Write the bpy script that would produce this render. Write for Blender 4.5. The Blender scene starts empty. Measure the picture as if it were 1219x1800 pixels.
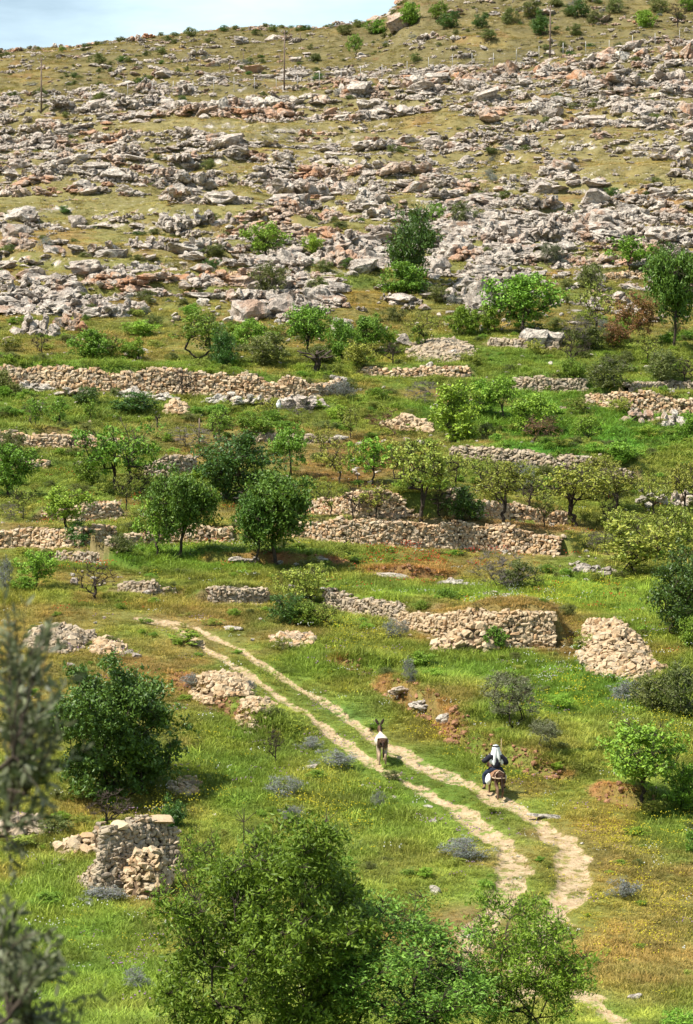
import bpy, bmesh, math, random
import numpy as np
from mathutils import Vector, Matrix, Euler

rng = np.random.default_rng(11)
random.seed(11)
SC = bpy.context.scene
COL = SC.collection
PI = math.pi

# ------------------------------------------------------------------ camera, sky, sun, exposure
F = 5000.0                      # focal length in pixels of the 1219 x 1800 photograph
PITCH = math.radians(-3.43)
cam_d = bpy.data.cameras.new('camera')
cam = bpy.data.objects.new('camera', cam_d); COL.objects.link(cam)
cam.location = (0, 0, 0)
cam.rotation_euler = (PI/2 + PITCH, 0, 0)
cam_d.sensor_fit = 'VERTICAL'; cam_d.sensor_height = 36.0; cam_d.sensor_width = 24.0
cam_d.lens = 36.0*F/1800.0
cam_d.clip_start = 0.5; cam_d.clip_end = 4000
cam_d.dof.use_dof = True; cam_d.dof.focus_distance = 130.0; cam_d.dof.aperture_fstop = 5.2
SC.camera = cam

SUN_EL, SUN_AZ = math.radians(55), math.radians(204)    # azimuth counted from +X, anticlockwise
sv = Vector((math.cos(SUN_EL)*math.cos(SUN_AZ), math.cos(SUN_EL)*math.sin(SUN_AZ), math.sin(SUN_EL)))
W = bpy.data.worlds.new('World'); SC.world = W; W.use_nodes = True
nt = W.node_tree; nt.nodes.clear()
sky = nt.nodes.new('ShaderNodeTexSky'); sky.sky_type = 'NISHITA'; sky.sun_disc = False
sky.sun_elevation = SUN_EL; sky.sun_rotation = math.atan2(sv.x, sv.y) % (2*PI)
sky.altitude = 600; sky.air_density = 1.0; sky.dust_density = 1.0; sky.ozone_density = 1.5
tc = nt.nodes.new('ShaderNodeTexCoord')
mp = nt.nodes.new('ShaderNodeMapping'); mp.inputs['Scale'].default_value = (3.5, 3.5, 16.0); mp.inputs['Rotation'].default_value = (0, 0.05, 0.3)
cn = nt.nodes.new('ShaderNodeTexNoise'); cn.inputs['Scale'].default_value = 1.6; cn.inputs['Detail'].default_value = 7; cn.inputs['Roughness'].default_value = 0.55
cr = nt.nodes.new('ShaderNodeMapRange'); cr.inputs[1].default_value = 0.40; cr.inputs[2].default_value = 0.76; cr.inputs[3].default_value = 0.05; cr.inputs[4].default_value = 0.7
cm = nt.nodes.new('ShaderNodeMix'); cm.data_type = 'RGBA'; cm.inputs['B'].default_value = (11.6, 14.4, 15.6, 1)
bg = nt.nodes.new('ShaderNodeBackground'); bg.inputs['Strength'].default_value = 0.066
ow = nt.nodes.new('ShaderNodeOutputWorld')
nt.links.new(tc.outputs['Generated'], mp.inputs['Vector']); nt.links.new(mp.outputs[0], cn.inputs['Vector'])
nt.links.new(cn.outputs['Fac'], cr.inputs[0]); nt.links.new(cr.outputs[0], cm.inputs['Factor'])
nt.links.new(sky.outputs[0], cm.inputs['A']); nt.links.new(cm.outputs['Result'], bg.inputs['Color']); nt.links.new(bg.outputs[0], ow.inputs['Surface'])

sun_d = bpy.data.lights.new('sun', 'SUN'); sun_d.energy = 5.0; sun_d.angle = math.radians(0.53); sun_d.color = (1.0, 0.95, 0.86)
sun = bpy.data.objects.new('sun', sun_d); COL.objects.link(sun)
sun.rotation_euler = sv.to_track_quat('Z', 'Y').to_euler(); sun.location = (-60, -60, 120)
SC.view_settings.view_transform = 'Standard'; SC.view_settings.look = 'None'
SC.view_settings.gamma = 1.0; SC.view_settings.exposure = 0.90; SC.view_settings.use_curve_mapping = False
SC.render.engine = 'CYCLES'
SC.cycles.max_bounces = 5; SC.cycles.diffuse_bounces = 2; SC.cycles.glossy_bounces = 1
SC.cycles.transmission_bounces = 2; SC.cycles.transparent_max_bounces = 4

# ------------------------------------------------------------------ numeric helpers
def _hash(ix, iy, s):
    n = (ix*374761393 + iy*668265263 + s*974634777) & 0xffffffff
    n = ((n ^ (n >> 13))*1274126177) & 0xffffffff
    return ((n ^ (n >> 16)) & 0xffff)/32767.5 - 1.0
def vn(x, y, s=0):
    x = np.asarray(x, float); y = np.asarray(y, float)
    ix = np.floor(x).astype(np.int64); iy = np.floor(y).astype(np.int64)
    fx = x-ix; fy = y-iy
    fx = fx*fx*fx*(fx*(fx*6-15)+10); fy = fy*fy*fy*(fy*(fy*6-15)+10)
    a = _hash(ix, iy, s); b = _hash(ix+1, iy, s); c = _hash(ix, iy+1, s); d = _hash(ix+1, iy+1, s)
    return (a*(1-fx)+b*fx)*(1-fy) + (c*(1-fx)+d*fx)*fy
def fbm(x, y, s=0, o=4, g=0.5):
    t = 0; a = 1.0; n = 0
    for k in range(o):
        t = t + a*vn(np.asarray(x)*2**k+17.3*k, np.asarray(y)*2**k-9.1*k, s+k); n += a; a *= g
    return t/n*1.5
def sst(a, b, x):
    t = np.clip((x-a)/(b-a), 0, 1); return t*t*(3-2*t)

CP, SP = math.cos(PITCH), math.sin(PITCH)
def ray(px, py):                # pixel -> (X/Y, Z/Y)
    dx = (px-609.5)/F; dy = (900-py)/F
    yy = CP - dy*SP
    return dx/yy, (SP + dy*CP)/yy
def project(X, Y, Z):
    d = Y*CP + Z*SP
    return 609.5 + F*X/d, 900 - F*(-Y*SP + Z*CP)/d

# ------------------------------------------------------------------ the lie of the land
prof = [(1800, 80), (1650, 90), (1500, 100), (1350, 111), (1200, 124), (1080, 138), (940, 160), (800, 184), (640, 216), (560, 238),
        (450, 270), (350, 302), (250, 336), (160, 375), (100, 410), (37, 450)]
ty = [-80, 0, 40]; tz = [14, -1.75, -11.6]
for y, d in prof: ty.append(d); tz.append(d*ray(609.5, y)[1])
ty += [520, 640, 900, 1600]; tz += [tz[-1]+4.5, tz[-1]+6, tz[-1]+2, tz[-1]-25]
_Y = np.arange(-80, 1600, 0.5); _Z = np.interp(_Y, ty, tz)
_k = np.exp(-0.5*(np.arange(-24, 25)/9.0)**2); _k /= _k.sum()
_Zs = np.convolve(np.pad(_Z, 24, mode='edge'), _k, mode='valid')
def slope_x(Y): return np.interp(Y, [0, 100, 124, 160, 216, 250, 300, 375, 450, 600], [0, 0, .02, .055, .045, .02, -.03, -.09, -.095, -.095])

STEPS = []                      # terrace steps: polyline, heights, depth of the terrace
RUTS = []
def seg_dist(X, Y, P):
    """distance to a polyline: nearest distance, signed (left of travel positive), arclength, overshoot past the ends"""
    best = np.full(X.shape, 1e9); sgn = np.zeros(X.shape); arc = np.zeros(X.shape); over = np.zeros(X.shape)
    L = 0.0; n = len(P)
    for i in range(n-1):
        ax, ay = P[i]; bx, by = P[i+1]; dx, dy = bx-ax, by-ay; l = math.hypot(dx, dy) + 1e-9
        t = ((X-ax)*dx + (Y-ay)*dy)/(l*l); tcl = np.clip(t, 0, 1)
        d = np.hypot(X-ax-tcl*dx, Y-ay-tcl*dy)
        s = (dx*(Y-ay) - dy*(X-ax))/l
        m = d < best
        best = np.where(m, d, best); sgn = np.where(m, s, sgn); arc = np.where(m, L+tcl*l, arc)
        o = np.zeros(X.shape)
        if i == 0: o = np.maximum(o, -t*l)
        if i == n-2: o = np.maximum(o, (t-1)*l)
        over = np.where(m, np.maximum(o, 0), over); L += l
    return best, sgn, arc, over
def ledge(X, Y, z):
    """bedding ledges of the limestone slope and how steep the ledge is there"""
    amt = sst(225, 262, Y)*(1-sst(385, 420, Y)*0.6)
    q = (z + 0.02*X + 1.5*fbm(X/34, Y/30, 5, 3) + 0.5*fbm(X/7, Y/6, 8, 2))/2.1
    k = np.floor(q); f = q-k
    g = sst(0.30, 0.62, f)
    on = amt*sst(-0.35, 0.45, fbm(X/26+k*3.1, Y/22, 6, 3)+0.18)
    global BAND
    BAND = amt*np.exp(-((f-0.45)/0.17)**2)*sst(-0.55, 0.15, fbm(X/30+k*3.1, Y/25, 6, 3)+.1)
    return on*(g-f)*2.1*0.75, on*np.exp(-((f-0.46)/0.15)**2)
def height(X, Y, rut=True, full=False):
    X = np.asarray(X, float); Y = np.asarray(Y, float); sh = np.broadcast(X, Y).shape
    X = np.broadcast_to(X, sh).ravel(); Y = np.broadcast_to(Y, sh).ravel()
    z = np.interp(Y, _Y, _Zs) - slope_x(Y)*90*np.tanh(X/90)
    z = z + 4.2*sst(4, 12, X)*sst(390, 440, Y)*(1-0.75*sst(480, 600, Y))
    z = z + (0.30+0.5*sst(200, 300, Y))*fbm(X/15, Y/15, 1, 3)
    z = z + 0.09*fbm(X/2.6, Y/2.6, 3, 3)*sst(70, 80, Y)
    st = np.zeros(z.shape)
    lz, st = ledge(X, Y, z); z = z + lz
    for S in STEPS:
        P, hh, ss, dep, x0, x1, y0, y1, lo_ = S
        m = (X > x0) & (X < x1) & (Y > y0) & (Y < y1)
        if not m.any(): continue
        d, sg, arc, ov = seg_dist(X[m], Y[m], P)
        Hh = np.interp(arc, ss, hh)
        z[m] += np.where(sg > 0, Hh*sst(lo_, lo_+.38, d)*(1-sst(lo_+.38, dep, d))*(1-sst(0.0, 0.9, ov)), 0)
    if rut and RUTS:
        rm = rutmask(X, Y); z = z - 0.13*rm
    z = z.reshape(sh)
    return (z, st.reshape(sh)) if full else z
def rutmask(X, Y):
    r = np.zeros(X.shape)
    for P, w, x0, x1, y0, y1 in RUTS:
        m = (X > x0) & (X < x1) & (Y > y0) & (Y < y1)
        if not m.any(): continue
        d, sg, arc, ov = seg_dist(X[m], Y[m], P)
        ww = w*np.interp(Y[m], [92, 102, 112, 126], [1.75, 1.6, 1.15, .9])*(1+0.75*fbm(X[m]/1.1, Y[m]/1.5, 31, 4))
        r[m] = np.maximum(r[m], 1-sst(ww*0.55, ww*1.15, d))
    return r
_RY = np.concatenate([np.arange(60, 260, 0.2), np.arange(260, 560, 0.4)])
def cast(px, py):
    u, t = ray(px, py)
    z = height(u*_RY, _RY)
    g = z - t*_RY
    i = np.argmax(g > 0)
    if g[i] <= 0: i = len(_RY)-60
    if i == 0: y = _RY[0]
    else: y = _RY[i-1] + (_RY[i]-_RY[i-1])*(-g[i-1])/(g[i]-g[i-1]+1e-9)
    return Vector((u*y, y, float(height(u*y, y))))
def add_step(px_pts, dep, lo_=0.0):
    """px_pts: (x, y, height px) along the foot of a wall or bank, left to right"""
    P = []; hh = []
    for x, y, h in px_pts:
        p = cast(x, y); P.append((p.x, p.y)); hh.append(h*p.y/F)
    ss = [0.0]
    for a, b in zip(P, P[1:]): ss.append(ss[-1]+math.hypot(b[0]-a[0], b[1]-a[1]))
    xs = [p[0] for p in P]; ys = [p[1] for p in P]
    STEPS.append((P, hh, ss, dep, min(xs)-4, max(xs)+4, min(ys)-4, max(ys)+dep+4, lo_))
    return P, hh, ss

# ------------------------------------------------------------------ tagging and objects
def tag(o, label=None, cat=None, group=None, kind=None):
    if label: o['label'] = label
    if cat: o['category'] = cat
    if group: o['group'] = group
    if kind or cat: o['kind'] = kind or 'thing'
    return o
def link(name, data, parent=None, loc=None, rot=None, scl=None):
    o = bpy.data.objects.new(name, data); COL.objects.link(o)
    if parent is not None: o.parent = parent
    if loc is not None: o.location = loc
    if rot is not None: o.rotation_euler = rot
    if scl is not None: o.scale = scl
    return o
def npmesh(name, V, Fc, mat=None, smooth=False):
    """mesh from vertex array and an (n,3) or (n,4) face array"""
    V = np.asarray(V, np.float32); Fc = np.asarray(Fc, np.int32); k = Fc.shape[1]
    me = bpy.data.meshes.new(name)
    me.vertices.add(len(V)); me.vertices.foreach_set('co', V.ravel())
    me.loops.add(Fc.size); me.loops.foreach_set('vertex_index', Fc.ravel())
    me.polygons.add(len(Fc)); me.polygons.foreach_set('loop_start', np.arange(0, Fc.size, k, dtype=np.int32))
    me.polygons.foreach_set('use_smooth', np.full(len(Fc), smooth))
    me.update(calc_edges=True)
    if mat: me.materials.append(mat)
    return me
def bm_mesh(name, bm, mat=None, smooth=False):
    me = bpy.data.meshes.new(name); bm.to_mesh(me); bm.free()
    if smooth: me.polygons.foreach_set('use_smooth', np.full(len(me.polygons), True))
    for m in (mat if isinstance(mat, (list, tuple)) else [mat]):
        if m: me.materials.append(m)
    return me

# ------------------------------------------------------------------ materials
class NB:
    def __init__(s, name):
        s.m = bpy.data.materials.new(name); s.m.use_nodes = True; s.t = s.m.node_tree; s.t.nodes.clear()
        s.out = s.n('ShaderNodeOutputMaterial')
    def n(s, ty, **kw):
        nd = s.t.nodes.new(ty)
        for k, v in kw.items(): setattr(nd, k, v)
        return nd
    def set(s, sock, v):
        if hasattr(v, 'is_output'): s.t.links.new(v, sock)
        elif isinstance(v, (tuple, list)) and len(v) == 3 and sock.type == 'RGBA': sock.default_value = (*v, 1)
        else: sock.default_value = v
    def noise(s, scale, detail=3, rough=0.55, vec=None, dist=0.0):
        nd = s.n('ShaderNodeTexNoise'); nd.inputs['Scale'].default_value = scale; nd.inputs['Detail'].default_value = detail
        nd.inputs['Roughness'].default_value = rough; nd.inputs['Distortion'].default_value = dist
        if vec is not None: s.set(nd.inputs['Vector'], vec)
        return nd.outputs['Fac']
    def ramp(s, x, a, b, lo=0.0, hi=1.0):
        nd = s.n('ShaderNodeMapRange'); nd.interpolation_type = 'SMOOTHSTEP'
        s.set(nd.inputs[0], x); s.set(nd.inputs[1], a); s.set(nd.inputs[2], b); s.set(nd.inputs[3], lo); s.set(nd.inputs[4], hi)
        return nd.outputs[0]
    def mix(s, f, a, b, mode='MIX'):
        nd = s.n('ShaderNodeMix', data_type='RGBA', blend_type=mode)
        s.set(nd.inputs['Factor'], f); s.set(nd.inputs['A'], a); s.set(nd.inputs['B'], b)
        return nd.outputs['Result']
    def math(s, op, a, b=0.0):
        nd = s.n('ShaderNodeMath', operation=op); s.set(nd.inputs[0], a); s.set(nd.inputs[1], b); return nd.outputs[0]
    def attr(s, name, inst=False):
        nd = s.n('ShaderNodeAttribute', attribute_name=name); nd.attribute_type = 'INSTANCER' if inst else 'GEOMETRY'; return nd
    def pos(s): return s.n('ShaderNodeNewGeometry').outputs['Position']
    def mapv(s, vec, scale):
        nd = s.n('ShaderNodeMapping'); s.set(nd.inputs['Vector'], vec); nd.inputs['Scale'].default_value = scale; return nd.outputs[0]
    def island(s): return s.n('ShaderNodeNewGeometry').outputs['Random Per Island']
    def objrand(s): return s.n('ShaderNodeObjectInfo').outputs['Random']
    def bump(s, h, dist, strength=1.0):
        nd = s.n('ShaderNodeBump'); s.set(nd.inputs['Height'], h); nd.inputs['Distance'].default_value = dist; nd.inputs['Strength'].default_value = strength
        return nd.outputs[0]
    def finish(s, col, rough=0.85, spec=0.2, normal=None, trans=0.0, tcol=None):
        p = s.n('ShaderNodeBsdfPrincipled'); s.set(p.inputs['Base Color'], col); s.set(p.inputs['Roughness'], rough)
        p.inputs['Specular IOR Level'].default_value = spec
        if normal is not None: s.set(p.inputs['Normal'], normal)
        sh = p.outputs[0]
        if trans > 0:
            t = s.n('ShaderNodeBsdfTranslucent'); s.set(t.inputs['Color'], tcol if tcol is not None else col)
            mx = s.n('ShaderNodeMixShader'); mx.inputs[0].default_value = trans
            s.t.links.new(sh, mx.inputs[1]); s.t.links.new(t.outputs[0], mx.inputs[2]); sh = mx.outputs[0]
        s.t.links.new(sh, s.out.inputs['Surface'])
        return s.m

def rock_colour(b, pale=(.62, .54, .445), grey=(.25, .21, .17), rust=(.36, .20, .115), shift=0.0):
    p = b.pos()
    c = b.mix(b.ramp(b.noise(0.7, 6, .7, p), .40, .62), pale, grey)
    c = b.mix(b.ramp(b.noise(3.2, 5, .72, p), .47, .62, 0, .85), c, (.105, .10, .095))
    c = b.mix(b.ramp(b.noise(3.1, 3, .6, p), .56, .68, 0, .8), c, (.60, .55, .48))
    st = b.mapv(p, (1.0, 1.0, .35))
    c = b.mix(b.ramp(b.noise(0.33, 4, .68, st), .54-shift, .66-shift, 0, .8), c, rust)
    return c
def m_rock(name, **kw):
    b = NB(name); c = rock_colour(b, **kw)
    r = b.objrand(); c = b.mix(b.ramp(r, 0, 1, 0, .3), c, (.55, .44, .36))
    h = b.math('ADD', b.noise(7, 5, .7, b.pos()), b.noise(2.2, 3, .6, b.pos()))
    return b.finish(c, .92, .12, b.bump(h, 0.3, .9))
MR = m_rock('limestone')
MR_O = m_rock('rusty_limestone', pale=(.52, .40, .29), grey=(.36, .24, .16), rust=(.44, .22, .11), shift=.07)
MR_P = m_rock('pale_limestone', pale=(.66, .60, .50), grey=(.48, .42, .34), rust=(.55, .38, .24), shift=0.0)

def m_stone(name, cols):
    b = NB(name)
    r = b.math('FRACT', b.math('ADD', b.math('MULTIPLY', b.objrand(), 3.7), b.math('MULTIPLY', b.island(), 1.0)))
    cr = b.n('ShaderNodeValToRGB'); b.set(cr.inputs[0], r)
    e = cr.color_ramp.elements
    for i, c in enumerate(cols):
        x = i/(len(cols)-1)
        el = e[0] if i == 0 else (e[1] if i == 1 else e.new(x)); el.position = x; el.color = (*c, 1)
    p = b.pos()
    c = b.mix(b.ramp(b.noise(9, 4, .65, p), .5, .72, 0, .55), cr.outputs[0], (.23, .19, .15))
    c = b.mix(b.ramp(b.noise(4, 3, .6, p), .55, .7, 0, .5), c, (.46, .39, .29))
    return b.finish(c, .93, .1, b.bump(b.noise(16, 4, .6, p), .05, .7))
MS_W = m_stone('warm_fieldstone', [(.43, .28, .15), (.52, .37, .22), (.36, .21, .11), (.46, .37, .26), (.55, .41, .255), (.36, .29, .21), (.46, .28, .14), (.53, .42, .28), (.28, .21, .15)])
MS_G = m_stone('grey_fieldstone', [(0.289, 0.234, 0.168), (0.378, 0.303, 0.207), (0.227, 0.183, 0.140), (0.413, 0.329, 0.224), (0.323, 0.234, 0.146), (0.358, 0.303, 0.235)])
MS_C = m_stone('cream_fieldstone', [(0.392, 0.279, 0.158), (0.458, 0.349, 0.222), (0.359, 0.226, 0.118), (0.470, 0.366, 0.237), (0.406, 0.291, 0.172), (0.431, 0.338, 0.227)])
def m_flat(name, col, rough=.85, var=.25, sc=8, spec=.15):
    b = NB(name); c = b.mix(b.ramp(b.noise(sc, 3, .6, b.pos()), .35, .7), tuple(x*(1-var) for x in col), tuple(min(1, x*(1+var)) for x in col))
    return b.finish(c, rough, spec)
M_EARTH = m_flat('wall_earth_core', (.17, .115, .07), .95, .4, 3)
def m_bark(name, a, c2):
    b = NB(name); p = b.mapv(b.pos(), (6, 6, 1.6)); c = b.mix(b.ramp(b.noise(2.5, 4, .65, p), .35, .65), a, c2)
    return b.finish(c, .93, .08, b.bump(b.noise(5, 4, .6, p), .03, .8))
MB_D = m_bark('dark_bark', (.035, .027, .021), (.085, .066, .05))
MB_G = m_bark('grey_bark', (.10, .085, .07), (.19, .165, .14))
MB_R = m_bark('red_twig_bark', (.10, .06, .04), (.17, .105, .07))
def m_leaf(name, cols, trans=.14, rough=.5, spec=.25, vary=.2):
    b = NB(name)
    cr = b.n('ShaderNodeValToRGB'); b.set(cr.inputs[0], b.island())
    e = cr.color_ramp.elements
    for i, c in enumerate(cols):
        x = i/(len(cols)-1)
        el = e[0] if i == 0 else (e[1] if i == 1 else e.new(x)); el.position = x; el.color = (*c, 1)
    hs = b.n('ShaderNodeHueSaturation'); b.set(hs.inputs['Color'], cr.outputs[0])
    b.set(hs.inputs['Value'], b.ramp(b.objrand(), 0, 1, 1-vary, 1+vary))
    b.set(hs.inputs['Hue'], b.ramp(b.math('FRACT', b.math('MULTIPLY', b.objrand(), 7.3)), 0, 1, .485, .515))
    c = hs.outputs[0]
    tcol = b.mix(.45, c, (.26, .36, .03))
    return b.finish(c, rough, spec, trans=trans, tcol=tcol)
ML = {
 'bright': m_leaf('bright_green_leaves', [(0.125, 0.213, 0.021), (0.192, 0.323, 0.030), (0.261, 0.401, 0.039), (0.160, 0.265, 0.023)]),
 'green':  m_leaf('green_leaves', [(0.101, 0.184, 0.018), (0.156, 0.266, 0.026), (0.218, 0.339, 0.034), (0.120, 0.202, 0.020)]),
 'dark':   m_leaf('dark_green_leaves', [(0.039, 0.086, 0.014), (0.059, 0.129, 0.018), (0.088, 0.172, 0.025)], .18, .45, .35),
 'yellow': m_leaf('yellow_green_leaves', [(0.199, 0.231, 0.035), (0.263, 0.295, 0.043), (0.319, 0.319, 0.051), (0.160, 0.208, 0.032)]),
 'olive':  m_leaf('olive_grey_leaves', [(0.120, 0.138, 0.065), (0.176, 0.189, 0.094), (0.088, 0.104, 0.052), (0.239, 0.239, 0.131)], .12, .55, .3),
 'dull':   m_leaf('dull_green_leaves', [(0.109, 0.129, 0.035), (0.154, 0.168, 0.044), (0.081, 0.099, 0.027)], .2),
 'mid':    m_leaf('mid_green_leaves', [(.042, .095, .012), (.065, .135, .016), (.095, .18, .022), (.052, .11, .013)], .14),
 'front':  m_leaf('mixed_almond_leaves', [(.06, .12, .012), (.12, .22, .02), (.21, .34, .036), (.085, .16, .014), (.165, .29, .026)], .24, .5, .22),
 'frontg': m_leaf('mixed_grey_green_leaves', [(.065, .13, .015), (.12, .215, .025), (.21, .33, .05), (.095, .18, .018)], .2, .5, .22),
 'rust':   m_leaf('rusty_leaves', [(0.246, 0.109, 0.043), (0.319, 0.160, 0.058), (0.174, 0.087, 0.041), (0.217, 0.174, 0.058)], .25),
 'lime':   m_leaf('lime_leaves', [(0.232, 0.319, 0.043), (0.319, 0.406, 0.058), (0.392, 0.435, 0.065)], .35),
 'sage':   m_leaf('sage_grey_leaves', [(0.150, 0.173, 0.128), (0.210, 0.225, 0.180), (0.120, 0.128, 0.128), (0.240, 0.225, 0.255)], .1),
}
# ------------------------------------------------------------------ cart track ruts, banks and terrace steps (near to far)
def px_poly(pts): return [tuple(cast(x, y)[:2]) for x, y in pts]
def add_rut(pts, w):
    P = px_poly(pts); xs = [p[0] for p in P]; ys = [p[1] for p in P]
    return (P, w, min(xs)-2, max(xs)+2, min(ys)-2, max(ys)+2)
_r = [add_rut([(245, 1086), (300, 1098), (345, 1125), (400, 1163), (470, 1213), (540, 1262), (600, 1302), (655, 1343), (720, 1378), (790, 1415), (850, 1455), (888, 1488), (908, 1525), (897, 1562), (868, 1598), (838, 1640), (822, 1690), (825, 1760)], .32),
      add_rut([(245, 1086), (345, 1103), (420, 1140), (490, 1187), (560, 1228), (620, 1268), (680, 1310), (740, 1345), (800, 1372), (860, 1398), (912, 1422), (962, 1452), (1004, 1495), (1012, 1538), (1000, 1580), (965, 1622), (930, 1680), (905, 1760)], .35),
      add_rut([(1020, 1745), (1060, 1775), (1110, 1810), (1150, 1850)], .36)]
RUTS.extend(_r)

BANKS = [  # earth banks: foot line (x, y, height px), terrace depth m
    ([(1040, 1398, 22), (1100, 1420, 34), (1160, 1428, 20)], 5),
    ([(780, 1290, 18), (830, 1325, 34), (880, 1345, 38), (930, 1362, 34), (985, 1372, 16)], 7),
    ([(655, 1210, 20), (700, 1235, 40), (750, 1265, 44), (790, 1290, 22)], 7),
    ([(300, 1195, 14), (380, 1240, 20), (440, 1285, 26), (495, 1300, 12)], 5),
    ([(585, 1172, 14), (650, 1190, 18)], 5),
    ([(640, 1012, 12), (720, 1018, 22), (800, 1022, 14)], 7),
    ([(370, 992, 18), (480, 996, 24), (600, 992, 12)], 6),
]
WALLS = [  # name, label, foot line (x, y, height px), terrace depth, stone size m, material, irregular top
    ('terrace_wall', 'grey dry-stone wall stub behind the cart track, left of the leaning shrub', [(370, 1062, 22), (420, 1062, 30), (475, 1060, 24)], 5, .24, MS_G, .35),
    ('terrace_wall', 'grey dry-stone wall running right from the leaning shrub towards the ramped wall', [(565, 1066, 26), (640, 1082, 28), (700, 1086, 22), (745, 1086, 10)], 5, .24, MS_G, .3),
    ('terrace_wall', 'cream dry-stone terrace wall with a stone ramp against its face', [(690, 1098, 20), (760, 1118, 36), (812, 1132, 62), (880, 1138, 66), (945, 1140, 66), (976, 1140, 60)], 9, .27, MS_C, .1),
    ('terrace_wall', 'low broken stone wall on the left among shrubs, below the leafy pale tree', [(95, 985, 10), (160, 990, 20), (235, 992, 14)], 4, .25, MS_G, .4),
    ('terrace_wall', 'low grey rubble wall beside the bare twiggy tree left of the track end', [(205, 1040, 16), (270, 1046, 24), (310, 1046, 14)], 4, .25, MS_G, .4),
    ('terrace_wall', 'long warm-coloured terrace wall in the middle below the row of spreading trees', [(505, 942, 22), (600, 954, 40), (700, 960, 44), (800, 964, 46), (900, 970, 42), (985, 977, 34)], 8, .26, MS_W, .2),
    ('terrace_wall', 'terrace wall at the left edge under the pale leafy tree', [(-40, 960, 26), (60, 962, 30), (140, 964, 32), (212, 960, 34)], 7, .27, MS_W, .15),
    ('terrace_wall', 'terrace wall segment behind the two leaning trunks', [(222, 958, 16), (295, 955, 30), (350, 957, 34), (410, 953, 26)], 7, .27, MS_W, .2),
    ('terrace_wall', 'rubble terrace wall half hidden behind the row of spreading trees', [(515, 902, 20), (630, 910, 40), (720, 914, 44), (800, 916, 42), (900, 918, 34), (1000, 922, 20)], 8, .29, MS_W, .25),
    ('terrace_wall', 'short crumbling wall on the left below the large open-branched tree', [(80, 915, 18), (150, 916, 30), (215, 910, 22)], 6, .29, MS_W, .35),
    ('terrace_wall', 'pale stone wall patch between the open-branched tree and the dense dark tree', [(255, 838, 16), (300, 836, 32), (350, 830, 26)], 6, .29, MS_G, .3),
    ('terrace_wall', 'grey terrace wall sloping down along the bright green meadow', [(790, 800, 14), (870, 812, 26), (960, 826, 30), (1060, 838, 26), (1112, 842, 12)], 9, .31, MS_G, .2),
    ('terrace_wall', 'orange terrace wall at the far left beside a burnt stump', [(-30, 782, 22), (80, 786, 28), (160, 788, 24), (215, 790, 12)], 7, .30, MS_W, .2),
    ('terrace_wall', 'terrace wall with white ledges at the right edge above the bright meadow', [(1030, 712, 18), (1100, 722, 30), (1219, 732, 36), (1270, 738, 36)], 8, .35, MS_W, .25),
    ('terrace_wall', 'short stone wall left of the dark olive bush on the right-hand terrace', [(900, 686, 22), (960, 690, 30), (1032, 690, 20)], 7, .34, MS_G, .2),
    ('terrace_wall', 'low dark stone wall with an upright block at its right end', [(640, 658, 12), (730, 662, 15), (825, 664, 18)], 6, .42, MS_W, .3),
    ('terrace_wall', 'longest orange terrace wall crossing the upper left above white rock ledges', [(-40, 682, 40), (60, 684, 42), (160, 688, 42), (260, 692, 40), (360, 697, 38), (470, 702, 36), (560, 700, 26), (610, 692, 18)], 9, .34, MS_W, .3),
    ('terrace_wall', 'short low wall at the far left below the orange wall', [(-10, 822, 12), (40, 822, 18), (85, 824, 12)], 5, .29, MS_W, .35),
    ('terrace_wall', 'low wall row above the dense dark tree, left of the red earth', [(430, 778, 10), (500, 776, 14), (590, 780, 10)], 5, .30, MS_G, .4),
    ('terrace_wall', 'low overgrown wall at the right under the dark greyish bush', [(1110, 690, 12), (1180, 688, 18), (1260, 690, 18)], 5, .33, MS_G, .3),
    ('terrace_wall', 'short wall below the umbrella-shaped tree on the right slope', [(1050, 492, 12), (1110, 490, 16), (1150, 492, 12)], 5, .38, MS_W, .3),
    ('terrace_wall', 'broken wall stub between crags left of the olive-green bush', [(395, 492, 14), (440, 490, 18)], 4, .38, MS_W, .3),
    ('terrace_wall', 'scattered low stone wall beside the well-formed green tree', [(860, 607, 10), (920, 612, 16), (985, 612, 10)], 5, .42, MS_G, .4),
]
todo = [(max(p[1] for p in b[0]), b, None) for b in BANKS] + [(max(p[1] for p in w[2]), None, w) for w in WALLS]
todo.sort(key=lambda t: -t[0])
wall_geo = []; bank_geo = []
for _, b, w in todo:
    if b: bank_geo.append(add_step(b[0], b[1]))
    else: wall_geo.append((w, add_step(w[2], w[3], .48)))

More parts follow.
